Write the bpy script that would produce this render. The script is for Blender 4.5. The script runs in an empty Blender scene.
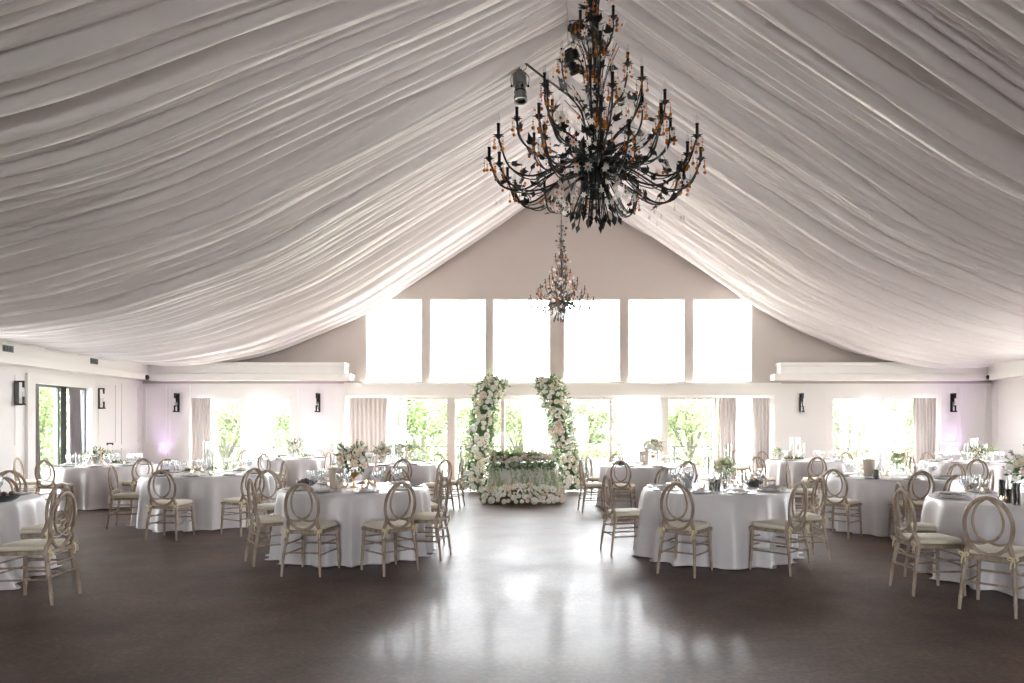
import bpy, math, random
import numpy as np
from math import sin, cos, pi, radians, sqrt, atan2
from mathutils import Vector, Matrix
random.seed(7)
F = 683.0; HC = 1.45; PX0 = 562.0; HY = 430.0
D = 19.7
sc = bpy.context.scene
C = sc.collection

# ------------------------------------------------------------------ helpers
class MB:
    def __init__(s): s.v = []; s.f = []; s.m = []
    def add(s, vs, fs, mi=0):
        o = len(s.v); s.v += [tuple(p) for p in vs]; s.f += [tuple(i + o for i in f) for f in fs]; s.m += [mi] * len(fs); return s
    def box(s, x0, x1, y0, y1, z0, z1, mi=0):
        v = [(x0,y0,z0),(x1,y0,z0),(x1,y1,z0),(x0,y1,z0),(x0,y0,z1),(x1,y0,z1),(x1,y1,z1),(x0,y1,z1)]
        return s.add(v, [(3,2,1,0),(4,5,6,7),(0,1,5,4),(1,2,6,5),(2,3,7,6),(3,0,4,7)], mi)
    def rbox(s, x0, x1, y0, y1, z0, z1, b, mi=0):     # box with chamfered vertical and top edges
        def ring(e, z): return [(x0+e,y0,z),(x1-e,y0,z),(x1,y0+e,z),(x1,y1-e,z),(x1-e,y1,z),(x0+e,y1,z),(x0,y1-e,z),(x0,y0+e,z)]
        def inr(d, e, z):
            X0,X1,Y0,Y1 = x0+d,x1-d,y0+d,y1-d
            return [(X0+e,Y0,z),(X1-e,Y0,z),(X1,Y0+e,z),(X1,Y1-e,z),(X1-e,Y1,z),(X0+e,Y1,z),(X0,Y1-e,z),(X0,Y0+e,z)]
        rs = [inr(b*.6,b,z0), ring(b,z0+b*.5), ring(b,z1-b), inr(b*.35,b,z1-b*.3), inr(b,b,z1)]
        vs = sum(rs, []); fs = []
        for k in range(4):
            for i in range(8): fs.append((k*8+i, k*8+(i+1)%8, k*8+8+(i+1)%8, k*8+8+i))
        fs.append(tuple(range(7,-1,-1))); fs.append(tuple(range(32,40)))
        return s.add(vs, fs, mi)
    def tube(s, pts, r, n=6, mi=0, closed=False, flat=1.0, up=None):
        pts = [Vector(p) for p in pts]; N = len(pts)
        rr = r if isinstance(r, (list, tuple)) else [r]*N
        vs = []; prev = None
        for i, p in enumerate(pts):
            if closed: t = pts[(i+1)%N] - pts[i-1]
            else: t = pts[min(i+1,N-1)] - pts[max(i-1,0)]
            if t.length < 1e-9: t = Vector((0,0,1))
            t.normalize()
            if up is not None: a = Vector(up)
            elif prev is None: a = Vector((0,0,1)) if abs(t.z) < .9 else Vector((1,0,0))
            else: a = prev
            b = t.cross(a)
            if b.length < 1e-6: b = t.cross(Vector((0,1,0)))
            b.normalize(); a = b.cross(t).normalized(); prev = a
            for k in range(n):
                th = 2*pi*k/n
                vs.append(p + a*(cos(th)*rr[i]*flat) + b*(sin(th)*rr[i]))
        fs = []
        for i in range(N if closed else N-1):
            j = (i+1) % N
            for k in range(n): fs.append((i*n+k, i*n+(k+1)%n, j*n+(k+1)%n, j*n+k))
        if not closed:
            fs.append(tuple(range(n-1,-1,-1))); fs.append(tuple((N-1)*n+k for k in range(n)))
        return s.add(vs, fs, mi)
    def lathe(s, prof, n=16, at=(0,0,0), mi=0, caps=True):
        vs = [(at[0]+r*cos(2*pi*k/n), at[1]+r*sin(2*pi*k/n), at[2]+z) for r, z in prof for k in range(n)]
        fs = []
        for i in range(len(prof)-1):
            for k in range(n): fs.append((i*n+k, i*n+(k+1)%n, (i+1)*n+(k+1)%n, (i+1)*n+k))
        if caps:
            fs.append(tuple(range(n-1,-1,-1))); m = (len(prof)-1)*n; fs.append(tuple(m+k for k in range(n)))
        return s.add(vs, fs, mi)
    def ball(s, c, r, n=8, mi=0, sz=1.0):
        prof = [(max(1e-4, r*sin(pi*i/(n//2+1))), -r*sz*cos(pi*i/(n//2+1))) for i in range(n//2+2)]
        return s.lathe(prof, n, c, mi, caps=False)
    def leaf(s, p, d, nrm, L, W, mi=0, fold=.25):
        p = Vector(p); d = Vector(d).normalized(); n_ = Vector(nrm); b = d.cross(n_)
        if b.length < 1e-5: b = d.cross(Vector((.3,.5,.8)))
        b.normalize(); n_ = b.cross(d)
        vs = [p, p+d*L*.4+b*W*.5+n_*W*fold, p+d*L, p+d*L*.4-b*W*.5+n_*W*fold, p+d*L*.45]
        return s.add(vs, [(0,1,4),(1,2,4),(4,2,3),(0,4,3)], mi)
    def xf(s, M):
        s.v = [tuple(M @ Vector(p)) for p in s.v]; return s
    def build(s, name, mats, parent=None, smooth=True, loc=None):
        me = bpy.data.meshes.new(name); me.from_pydata(s.v, [], s.f)
        for m in (mats if isinstance(mats, (list, tuple)) else [mats]): me.materials.append(m)
        if len(me.polygons):
            me.polygons.foreach_set('material_index', s.m)
            me.polygons.foreach_set('use_smooth', [smooth]*len(me.polygons))
        me.update()
        if smooth and hasattr(me, 'set_sharp_from_angle'): me.set_sharp_from_angle(angle=radians(42))
        o = bpy.data.objects.new(name, me); C.objects.link(o)
        if parent: o.parent = parent
        if loc is not None: o.location = loc
        return o

def tag(o, label=None, cat=None, group=None, kind=None):
    if label: o['label'] = label
    if cat: o['category'] = cat
    if group: o['group'] = group
    if kind: o['kind'] = kind
    return o
def empty(name, loc=(0,0,0), rz=0, label=None, cat=None, group=None):
    o = bpy.data.objects.new(name, None); o.empty_display_size = .1; C.objects.link(o)
    o.location = loc; o.rotation_euler = (0,0,rz); tag(o, label, cat, group); return o
def struct(o): o['kind'] = 'structure'; return o
def copy_tree(o, parent=None):
    c = o.copy(); C.objects.link(c); c.parent = parent
    for ch in list(KIDS(o)): copy_tree(ch, c)
    return c
def KIDS(o): return [c for c in bpy.data.objects if c.parent == o] if o.name not in KC else KC[o.name]
KC = {}
def freeze(o):
    ks = [c for c in bpy.data.objects if c.parent == o]; KC[o.name] = ks
    for k in ks: freeze(k)
def spline(pts, n=6):
    P_ = [Vector(p) for p in pts]; P_ = [P_[0]*2-P_[1]] + P_ + [P_[-1]*2-P_[-2]]; out = []
    for i in range(1, len(P_)-2):
        for k in range(n):
            t = k/n; a,b,c,d = P_[i-1],P_[i],P_[i+1],P_[i+2]
            out.append(.5*((2*b)+(c-a)*t+(2*a-5*b+4*c-d)*t*t+(3*b-a-3*c+d)*t**3))
    out.append(P_[-2]); return out
def at(px, s, z=0.0): return Vector(((px-PX0)/s, F/s, z))

# ------------------------------------------------------------------ materials
def mat(name, col, rough=.5, metal=0, noise=None, bump=None, spec=.5, emit=None, coat=0, trans=0, sheen=0, alpha=None):
    m = bpy.data.materials.new(name); m.use_nodes = True; nt = m.node_tree; b = nt.nodes['Principled BSDF']
    b.inputs['Base Color'].default_value = (*col, 1); b.inputs['Roughness'].default_value = rough
    b.inputs['Metallic'].default_value = metal; b.inputs['Specular IOR Level'].default_value = spec
    b.inputs['Coat Weight'].default_value = coat; b.inputs['Transmission Weight'].default_value = trans
    b.inputs['Sheen Weight'].default_value = sheen
    if emit: b.inputs['Emission Color'].default_value = (*emit[0],1); b.inputs['Emission Strength'].default_value = emit[1]
    tc = nt.nodes.new('ShaderNodeTexCoord')
    if noise:   # (scale vec or float, col2, detail, lo, hi)
        mp = nt.nodes.new('ShaderNodeMapping'); sc_ = noise[0]
        mp.inputs['Scale'].default_value = sc_ if isinstance(sc_, tuple) else (sc_,)*3
        nz = nt.nodes.new('ShaderNodeTexNoise'); nz.inputs['Scale'].default_value = 1; nz.inputs['Detail'].default_value = noise[2]
        rp = nt.nodes.new('ShaderNodeValToRGB'); rp.color_ramp.elements[0].position = noise[3]; rp.color_ramp.elements[1].position = noise[4]
        rp.color_ramp.elements[0].color = (*col,1); rp.color_ramp.elements[1].color = (*noise[1],1)
        nt.links.new(tc.outputs['Object'], mp.inputs[0]); nt.links.new(mp.outputs[0], nz.inputs[0])
        nt.links.new(nz.outputs[0], rp.inputs[0]); nt.links.new(rp.outputs[0], b.inputs['Base Color'])
    if bump:
        n2 = nt.nodes.new('ShaderNodeTexNoise'); n2.inputs['Scale'].default_value = bump[0]; n2.inputs['Detail'].default_value = 4
        bp = nt.nodes.new('ShaderNodeBump'); bp.inputs['Strength'].default_value = bump[1]; bp.inputs['Distance'].default_value = bump[2]
        nt.links.new(tc.outputs['Object'], n2.inputs[0]); nt.links.new(n2.outputs[0], bp.inputs['Height']); nt.links.new(bp.outputs[0], b.inputs['Normal'])
    return m
def thin_glass(name, tint=(1,1,1), refl=.6, base=.04):
    m = bpy.data.materials.new(name); m.use_nodes = True; nt = m.node_tree; nt.nodes.clear()
    o = nt.nodes.new('ShaderNodeOutputMaterial'); mx = nt.nodes.new('ShaderNodeMixShader')
    t = nt.nodes.new('ShaderNodeBsdfTransparent'); t.inputs[0].default_value = (*tint,1)
    g = nt.nodes.new('ShaderNodeBsdfGlossy'); g.inputs['Roughness'].default_value = .03
    lw = nt.nodes.new('ShaderNodeLayerWeight'); lw.inputs[0].default_value = .35
    mm = nt.nodes.new('ShaderNodeMath'); mm.operation = 'MULTIPLY_ADD'; mm.inputs[1].default_value = refl; mm.inputs[2].default_value = base
    nt.links.new(lw.outputs['Facing'], mm.inputs[0]); nt.links.new(mm.outputs[0], mx.inputs[0])
    nt.links.new(t.outputs[0], mx.inputs[1]); nt.links.new(g.outputs[0], mx.inputs[2]); nt.links.new(mx.outputs[0], o.inputs[0])
    return m
def sheer(name, col, transp=.3, transl=.35):
    m = bpy.data.materials.new(name); m.use_nodes = True; nt = m.node_tree; nt.nodes.clear()
    o = nt.nodes.new('ShaderNodeOutputMaterial'); m1 = nt.nodes.new('ShaderNodeMixShader'); m2 = nt.nodes.new('ShaderNodeMixShader')
    t = nt.nodes.new('ShaderNodeBsdfTransparent'); d = nt.nodes.new('ShaderNodeBsdfDiffuse'); l = nt.nodes.new('ShaderNodeBsdfTranslucent')
    d.inputs[0].default_value = (*col,1); l.inputs[0].default_value = (*col,1)
    m1.inputs[0].default_value = transl; m2.inputs[0].default_value = transp
    nt.links.new(d.outputs[0], m1.inputs[1]); nt.links.new(l.outputs[0], m1.inputs[2])
    nt.links.new(m1.outputs[0], m2.inputs[1]); nt.links.new(t.outputs[0], m2.inputs[2]); nt.links.new(m2.outputs[0], o.inputs[0])
    return m
def foliage_mat(name, c1, c2, transl=.35):
    m = bpy.data.materials.new(name); m.use_nodes = True; nt = m.node_tree; nt.nodes.clear()
    o = nt.nodes.new('ShaderNodeOutputMaterial'); m1 = nt.nodes.new('ShaderNodeMixShader'); m1.inputs[0].default_value = transl
    d = nt.nodes.new('ShaderNodeBsdfDiffuse'); l = nt.nodes.new('ShaderNodeBsdfTranslucent')
    tc = nt.nodes.new('ShaderNodeTexCoord'); nz = nt.nodes.new('ShaderNodeTexNoise'); nz.inputs['Scale'].default_value = 2.3
    rp = nt.nodes.new('ShaderNodeValToRGB'); rp.color_ramp.elements[0].color = (*c1,1); rp.color_ramp.elements[1].color = (*c2,1)
    rp.color_ramp.elements[0].position = .35; rp.color_ramp.elements[1].position = .65
    nt.links.new(tc.outputs['Object'], nz.inputs[0]); nt.links.new(nz.outputs[0], rp.inputs[0])
    nt.links.new(rp.outputs[0], d.inputs[0]); nt.links.new(rp.outputs[0], l.inputs[0])
    nt.links.new(d.outputs[0], m1.inputs[1]); nt.links.new(l.outputs[0], m1.inputs[2]); nt.links.new(m1.outputs[0], o.inputs[0])
    return m

M = {}
M['wall'] = mat('white_wall_paint', (.80,.79,.79), .6, bump=(60,.05,.002))
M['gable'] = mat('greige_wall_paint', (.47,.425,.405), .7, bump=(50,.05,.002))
M['trim'] = mat('white_trim_paint', (.80,.795,.78), .4)
M['frame'] = mat('window_frame_paint', (.62,.60,.57), .45)
M['roof'] = mat('roof_board', (.42,.39,.37), .8)
M['drape'] = mat('satin_ceiling_drape', (.78,.755,.77), .34, sheen=.2, spec=.4)
M['glass'] = thin_glass('window_glass', (1,1,1), .25, .02)
M['crystal'] = thin_glass('clear_glassware', (.97,.98,.99), .75, .10)
M['smoke'] = thin_glass('smoked_glass', (.35,.38,.39), .6, .15)
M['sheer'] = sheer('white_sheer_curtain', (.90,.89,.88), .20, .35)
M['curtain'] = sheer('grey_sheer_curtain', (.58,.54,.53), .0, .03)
M['dcurtain'] = mat('grey_heavy_curtain', (.34,.33,.34), .8, sheen=.2)
M['black'] = mat('black_metal', (.012,.013,.014), .45, .3)
M['darkgreen'] = mat('wrought_iron', (.028,.034,.036), .35, .4, noise=(9,(.06,.066,.068),3,.4,.7))
M['steel'] = mat('brushed_steel', (.16,.17,.18), .3, .8)
M['wood'] = mat('whitewashed_wood', (.27,.19,.13), .5, noise=((22,22,7),(.42,.34,.27),5,.38,.62), bump=(80,.15,.002))
M['cushion'] = mat('ivory_seat_cushion', (.74,.69,.56), .8, sheen=.2, noise=(70,(.64,.59,.46),3,.4,.7))
M['tie'] = mat('ivory_tie_ribbon', (.76,.67,.45), .6)
M['cloth'] = mat('silver_grey_satin_cloth', (.66,.635,.65), .40, sheen=.2, noise=(5,(.63,.605,.615),3,.4,.7))
M['wcloth'] = mat('white_cloth', (.82,.81,.78), .6)
M['china'] = mat('pale_china', (.66,.66,.66), .2, coat=.4)
M['napkin'] = mat('linen_napkin', (.70,.67,.66), .85)
M['darkbowl'] = mat('slate_stoneware', (.05,.065,.075), .3, coat=.3)
M['wax'] = mat('ivory_wax', (.85,.82,.76), .5)
M['pwax'] = mat('peach_wax', (.78,.47,.35), .5)
M['flame'] = mat('candle_flame', (1,.6,.25), .5, emit=((1,.55,.22), 6))
M['gold'] = mat('antique_gold', (.55,.36,.14), .3, .9)
M['amber'] = mat('amber_glass_bead', (.95,.27,.02), .12, spec=.8, trans=.35)
M['ribbed'] = mat('pale_ribbed_wood', (.62,.54,.46), .7, noise=((40,40,3),(.5,.42,.35),3,.4,.65))
M['sign'] = mat('grey_acrylic_sign', (.26,.31,.31), .4)
M['rose_w'] = mat('white_rose_petals', (.93,.92,.86), .7)
M['rose_c'] = mat('cream_rose_petals', (.90,.84,.70), .7)
M['rose_p'] = mat('blush_rose_petals', (.90,.78,.70), .7)
M['leaf'] = foliage_mat('deep_green_leaves', (.07,.14,.07), (.17,.27,.13))
M['leafl'] = foliage_mat('light_green_leaves', (.34,.42,.22), (.58,.64,.42))
M['tree'] = foliage_mat('sunlit_tree_leaves', (.10,.15,.06), (.19,.24,.12), .45)
M['tree2'] = foliage_mat('pale_tree_leaves', (.16,.20,.12), (.25,.28,.16), .45)
M['bark'] = mat('tree_bark', (.11,.11,.08), .9)
M['lawn'] = mat('mown_lawn', (.11,.13,.07), .95, noise=(.4,(.14,.155,.09),4,.4,.6))
M['deck'] = mat('terrace_paving', (.42,.41,.39), .85, noise=(3,(.36,.35,.33),4,.4,.6))
M['hill'] = mat('distant_hill_woods', (.045,.085,.085), .95, noise=(.08,(.065,.11,.09),5,.4,.6))
M['planter'] = mat('grey_planter_box', (.12,.13,.14), .7)
M['dried'] = mat('dried_blush_plumes', (.62,.42,.33), .9)
M['fruit'] = mat('dusky_figs', (.12,.07,.06), .5)
M['green_stem'] = mat('flower_stems', (.10,.22,.07), .6)
M['white'] = mat('white_plastic', (.8,.8,.8), .4)
M['amberlens'] = mat('candle_bulb_glass', (.8,.8,.78), .15, trans=.6)

# polished concrete floor
def floor_mat():
    m = mat('polished_concrete', (.05,.036,.03), .3); nt = m.node_tree; b = nt.nodes['Principled BSDF']; L = nt.links.new
    tc = nt.nodes.new('ShaderNodeTexCoord')
    def nz(scale, det, rough=.6):
        n = nt.nodes.new('ShaderNodeTexNoise'); n.inputs['Scale'].default_value = scale; n.inputs['Detail'].default_value = det
        n.inputs['Roughness'].default_value = rough; L(tc.outputs['Object'], n.inputs[0]); return n
    n1 = nz(1.1, 7, .7); n2 = nz(28, 3); n3 = nz(1.3, 6)
    r1 = nt.nodes.new('ShaderNodeValToRGB'); r1.color_ramp.elements[0].position = .35; r1.color_ramp.elements[1].position = .7
    r1.color_ramp.elements[0].color = (.042,.024,.016,1); r1.color_ramp.elements[1].color = (.125,.072,.048,1); L(n1.outputs[0], r1.inputs[0])
    r2 = nt.nodes.new('ShaderNodeValToRGB'); r2.color_ramp.elements[0].position = .42; r2.color_ramp.elements[1].position = .68
    r2.color_ramp.elements[0].color = (.75,.75,.75,1); r2.color_ramp.elements[1].color = (1.5,1.42,1.35,1); L(n2.outputs[0], r2.inputs[0])
    mx = nt.nodes.new('ShaderNodeMix'); mx.data_type = 'RGBA'; mx.blend_type = 'MULTIPLY'; mx.inputs[0].default_value = 1
    L(r1.outputs[0], mx.inputs[6]); L(r2.outputs[0], mx.inputs[7]); L(mx.outputs[2], b.inputs['Base Color'])
    mr = nt.nodes.new('ShaderNodeMapRange'); mr.inputs['To Min'].default_value = .40; mr.inputs['To Max'].default_value = .60
    L(n3.outputs[0], mr.inputs['Value']); L(mr.outputs[0], b.inputs['Roughness'])
    b.inputs['Coat Weight'].default_value = .05; b.inputs['Coat Roughness'].default_value = .10
    b.inputs['Specular IOR Level'].default_value = .34
    bp = nt.nodes.new('ShaderNodeBump'); bp.inputs['Strength'].default_value = .10; bp.inputs['Distance'].default_value = .01
    L(n3.outputs[0], bp.inputs['Height']); L(bp.outputs[0], b.inputs['Normal']); L(bp.outputs[0], b.inputs['Coat Normal'])
    return m
M['floor'] = floor_mat()

# ------------------------------------------------------------------ the setting
XL, XR = -12.1, 12.4; Y0 = -7.0
def wall_holes(name, axis, pos, thick, a0, a1, z0, z1, holes, m):
    """wall in the XZ (axis='x') or YZ (axis='y') plane with rectangular openings"""
    As = sorted({a0,a1,*[h[0] for h in holes],*[h[1] for h in holes]}); Zs = sorted({z0,z1,*[h[2] for h in holes],*[h[3] for h in holes]})
    mb = MB()
    for i in range(len(As)-1):
        run = None
        for k in range(len(Zs)-1):
            ca, cz = (As[i]+As[i+1])/2, (Zs[k]+Zs[k+1])/2
            solid = not any(h[0]<ca<h[1] and h[2]<cz<h[3] for h in holes)
            if solid:
                if run is None: run = Zs[k]
            if run is not None and (not solid or k == len(Zs)-2):
                top = Zs[k+1] if solid else Zs[k]
                if axis == 'x': mb.box(As[i],As[i+1],pos,pos+thick,run,top)
                else: mb.box(pos,pos+thick,As[i],As[i+1],run,top)
                run = None
    return struct(mb.build(name, m, smooth=False))
def zpx(y, s=34.7): return HC + (HY-y)/s
def xpx(x, s=34.7): return (x-PX0)/s
ZD = zpx(397.5)        # head of the lower glazing
lower = [(193,290),(349,769),(832,938)]
lowh = [(xpx(a), xpx(b), 0.0, ZD) for a,b in lower]
upx = [(365.5,422),(429.5,486),(492.5,550.5),(563.5,620.6),(628,685.3),(693,752.5)]
uph = [(xpx(a), xpx(b), zpx(382), zpx(298.5)) for a,b in upx]
ZB = zpx(383.5)
wall_holes('wall_back', 'x', D, .3, XL-.3, XR+.3, 0, ZB, lowh, M['wall'])
wall_holes('wall_gable', 'x', D, .3, XL-.3, XR+.3, ZB, 9.7, [(a,b,max(ZB,c),d) for a,b,c,d in uph], M['gable'])
fl = struct(MB().box(XL-.3,XR+.3,Y0-.3,D+.3,-.2,0).build('floor', M['floor'], smooth=False))
# side walls: all but the first window are unseen, added to light the room
lw = [(15.62,17.5,0.0,2.52)]
lside = lw + [(y,y+2.7,0.0,2.52) for y in (10.9,)]
added_rside = [(y,y+2.7,0.0,2.52) for y in (12.4,8.4)]
wall_holes('wall_left', 'y', XL-.3, .3, Y0, D, 0, 3.6, lside, M['wall'])
wall_holes('wall_right', 'y', XR, .3, Y0, D, 0, 3.6, added_rside, M['wall'])
wall_holes('wall_front', 'x', Y0-.3, .3, XL-.3, XR+.3, 0, 9.7, [(-1.9,1.9,0.0,2.6)], M['wall'])  # the opening behind the camera is added to let daylight in
# unseen roof boards above the drapery, added to block sky light
for sgn, xe in ((-1, XL-.3), (1, XR+.3)):
    mb = MB(); v = [(0.1,Y0-.3,9.35),(xe,Y0-.3,3.72),(xe,D+.3,3.72),(.1,D+.3,9.35)]
    v += [(a,b,c+.12) for a,b,c in v]
    f = [(0,1,2,3),(7,6,5,4),(0,4,5,1),(1,5,6,2),(2,6,7,3),(3,7,4,0)]
    if sgn > 0: f = [tuple(reversed(q)) for q in f]
    mb.add(v, f); struct(mb.build('ceiling' if sgn < 0 else 'ceiling', M['roof'], smooth=False))

# cornices
def cornice(name, pts_fn):
    struct(pts_fn.build(name, M['trim'], smooth=False))
cd = .38
mb = MB()
xa = xpx(345,35.4); mb.box(XL, xa-.02, D-cd, D, 3.05, 3.34).box(XL, xa+.0, D-cd-.05, D, 3.28, 3.36).box(XL, xa+.16, D-cd-.06, D, 2.86, 3.04)
cornice('trim_1', mb)
xb = xpx(780,35.4); mb = MB().box(xb+.02, XR, D-cd, D, 3.05, 3.34).box(xb, XR, D-cd-.05, D, 3.28, 3.36).box(xb-.16, XR, D-cd-.06, D, 2.86, 3.04)
cornice('trim_2', mb)
mb = MB().box(XL, XL+cd, Y0, D, 3.05, 3.34).box(XL, XL+cd+.05, Y0, D, 3.28, 3.36).box(XL, XL+cd+.06, Y0, D, 2.86, 3.04); cornice('trim_3', mb)
mb = MB().box(XR-cd, XR, Y0, D, 3.05, 3.34).box(XR-cd-.05, XR, Y0, D, 3.28, 3.36).box(XR-cd-.06, XR, Y0, D, 2.86, 3.04); cornice('trim_4', mb)
# beam over the doors
mb = MB().box(xpx(346), xpx(779), D-.10, D, zpx(396), zpx(383.5)).box(xpx(345), xpx(780), D-.13, D, zpx(385), zpx(383)); cornice('trim_5', mb)
# panel mouldings on the white walls
def panel_frame(mb, axis, pos, sgn, a0, a1, z0, z1, w=.05, t=.014):
    for q in ((a0,a1,z0,z0+w),(a0,a1,z1-w,z1),(a0,a0+w,z0+w,z1-w),(a1-w,a1,z0+w,z1-w)):
        if axis == 'x': mb.box(q[0],q[1],min(pos,pos+sgn*t),max(pos,pos+sgn*t),q[2],q[3])
        else: mb.box(min(pos,pos+sgn*t),max(pos,pos+sgn*t),q[0],q[1],q[2],q[3])
mb = MB()
for a,b in ((144.5,166),(168,190),(296,344),(775,828),(941,958),(961,987)):
    panel_frame(mb,'x',D,-1,xpx(a),xpx(b),1.06,2.72); panel_frame(mb,'x',D,-1,xpx(a),xpx(b),.2,.96)
struct(mb.build('trim_6', M['trim'], smooth=False))
mb = MB()
for a,b in ((17.8,18.55),(18.75,19.5),(14.35,15.15)):
    panel_frame(mb,'y',XL,1,a,b,1.06,2.72); panel_frame(mb,'y',XL,1,a,b,.2,.96)
for a,b in ((18.3,19.5),):
    panel_frame(mb,'y',XR,-1,a,b,1.06,2.72); panel_frame(mb,'y',XR,-1,a,b,.2,.96)
struct(mb.build('trim_7', M['trim'], smooth=False))
struct(MB().box(XL,xpx(193),D-.03,D,0,.15).box(xpx(290),xpx(349),D-.03,D,0,.15).build('baseboard_back', M['trim'], smooth=False))
struct(MB().box(xpx(769),xpx(832),D-.03,D,0,.15).box(xpx(938),XR,D-.03,D,0,.15).build('baseboard_right', M['trim'], smooth=False))
struct(MB().box(XL,XL+.03,17.75,D,0,.15).box(XL,XL+.03,13.9,15.35,0,.15).build('baseboard_left', M['trim'], smooth=False))

# ---- glazing (each window a structure with frame parts and panes)
wn = 0
def window(name, x0, x1, z0, z1, posts, fw=.05, m=None, label=None):
    """posts: list of (xa, xb) mullions in metres"""
    m = m or M['frame']
    r = MB()
    r.box(x0,x0+fw,D+.02,D+.14,z0+fw,z1-fw).box(x1-fw,x1,D+.02,D+.14,z0+fw,z1-fw).box(x0,x1,D+.02,D+.14,z1-fw,z1).box(x0,x1,D+.02,D+.14,z0,z0+fw)
    o = struct(r.build(name, m, smooth=False))
    edges = [x0+fw]
    for k,(a,b) in enumerate(posts):
        MB().box(a,b,D-.02,D+.16,z0,z1).build('mullion', m, o, smooth=False); edges += [a,b]
    edges.append(x1-fw)
    for i in range(0,len(edges),2):
        if edges[i+1]-edges[i] > .05:
            MB().box(edges[i],edges[i+1],D+.07,D+.076,z0+fw,z1-fw).build('pane', M['glass'], o, smooth=False)
    return o
for i,h in enumerate(uph):
    window('window_%d'%(i+1), h[0],h[1],h[2],h[3], [], .035, M['trim'])
window('window_7', *lowh[0], [(xpx(240),xpx(248))], .05, M['trim'])
window('window_8', *lowh[1], [(xpx(a),xpx(b)) for a,b in ((399.5,403),(447,455.3),(501,504.5),(555,559.5),(609,612),(659.5,668),(714,717))], .05, M['frame'])
window('window_9', *lowh[2], [(xpx(876),xpx(884.6))], .05, M['trim'])
# left wall window with its white casing
def side_window(name, Xw, sgn, y0, y1, z1, casing=True):
    mb = MB(); t = .06
    a,b = (Xw, Xw+sgn*t) if sgn>0 else (Xw+sgn*t, Xw)
    if casing: mb.box(a,b,y0-.22,y0,0,z1).box(a,b,y1,y1+.22,0,z1).box(a,b,y0-.22,y1+.22,z1,z1+.22)
    o = struct(mb.build(name, M['trim'], smooth=False))
    c,d = (Xw-sgn*.2, Xw-sgn*.1) if sgn>0 else (Xw-sgn*.1, Xw-sgn*.2)
    c,d = min(c,d),max(c,d); ym=(y0+y1)/2
    MB().box(c,d,y0,y0+.05,.06,z1-.05).box(c,d,y1-.05,y1,.06,z1-.05).box(c,d,y0,y1,z1-.05,z1).box(c,d,y0,y1,0,.06).box(c,d,ym-.03,ym+.03,.06,z1-.05).build('window_frame', M['planter'], o, smooth=False)
    MB().box((c+d)/2-.003,(c+d)/2+.003,y0+.05,y1-.05,.06,z1-.05).build('pane', M['glass'], o, smooth=False)
added_front_win = struct(MB().box(-1.9,-1.83,Y0-.2,Y0-.1,.07,2.53).box(1.83,1.9,Y0-.2,Y0-.1,.07,2.53).box(-1.9,1.9,Y0-.2,Y0-.1,2.53,2.6).box(-1.9,1.9,Y0-.2,Y0-.1,0,.07).box(-.04,.04,Y0-.2,Y0-.1,.07,2.53).build('window_20', M['frame'], smooth=False))  # unseen window behind the camera, added to brighten the table fronts
MB().box(-1.83,1.83,Y0-.153,Y0-.147,.07,2.53).build('pane', M['glass'], added_front_win, smooth=False)
n = 10
for q in lside: side_window('window_%d'%n, XL, 1, q[0], q[1], q[3]); n += 1  # first one is in view, the next is added for its daylight
for q in added_rside: side_window('window_%d'%n, XR, -1, q[0], q[1], q[3]); n += 1  # right wall windows are unseen, added as daylight sources

# ---- curtains
def curtain(name, m, x0, x1, z0, z1, y, folds, amp, label, x0b=None, x1b=None, waist=None, group=None, axis='x'):
    """pleated curtain; x0b,x1b hem edges, waist=(z,xa,xb) for tied-back ones"""
    x0b = x0 if x0b is None else x0b; x1b = x1 if x1b is None else x1b
    N = folds*8; R = 24; vs = []
    for j in range(R+1):
        t = j/R; z = z1+(z0-z1)*t
        a = x0+(x0b-x0)*t**1.6; b = x1+(x1b-x1)*t**1.6
        if waist:
            zz, wa, wb = waist; k = math.exp(-((z-zz)/.55)**2) if z > zz else math.exp(-((z-zz)/1.4)**2)
            a = a+(wa-a)*k; b = b+(wb-b)*k
        for i in range(N+1):
            u = i/N; w = amp*(.7+.3*t)*sin(2*pi*folds*u+.8*sin(3*t+u*5))+amp*.3*sin(2*pi*folds*.37*u+1)
            p = a+(b-a)*u
            vs.append((p, y+w, z) if axis == 'x' else (y+w, p, z))
    fs = [(j*(N+1)+i, j*(N+1)+i+1, (j+1)*(N+1)+i+1, (j+1)*(N+1)+i) for j in range(R) for i in range(N)]
    return tag(MB().add(vs, fs).build(name, m), label, 'curtain', group)
zt = ZD-.02
YC = D-.16
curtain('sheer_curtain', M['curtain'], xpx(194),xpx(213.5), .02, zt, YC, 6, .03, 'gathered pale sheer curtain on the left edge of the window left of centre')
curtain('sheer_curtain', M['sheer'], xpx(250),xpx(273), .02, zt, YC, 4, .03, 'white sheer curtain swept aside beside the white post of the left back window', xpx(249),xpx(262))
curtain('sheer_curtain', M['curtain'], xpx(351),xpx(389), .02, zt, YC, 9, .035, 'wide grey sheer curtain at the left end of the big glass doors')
curtain('sheer_curtain', M['sheer'], xpx(388),xpx(399.5), .02, zt, YC-.05, 3, .03, 'bright white sheer strip beside the grey curtain left of the glass doors')
curtain('sheer_curtain', M['sheer'], xpx(403.5),xpx(408), .3, zt, YC, 2, .02, 'narrow white sheer tapering down beside the first door post', xpx(402.5),xpx(404.5))
curtain('sheer_curtain', M['sheer'], xpx(522),xpx(547), .02, zt, YC, 5, .035, 'white sheer curtain hanging between the two flower columns', xpx(526),xpx(541))
curtain('sheer_curtain', M['sheer'], xpx(616),xpx(659), .02, zt, YC, 7, .04, 'wide bright white sheer right of the right flower column', xpx(628),xpx(659))
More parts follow.
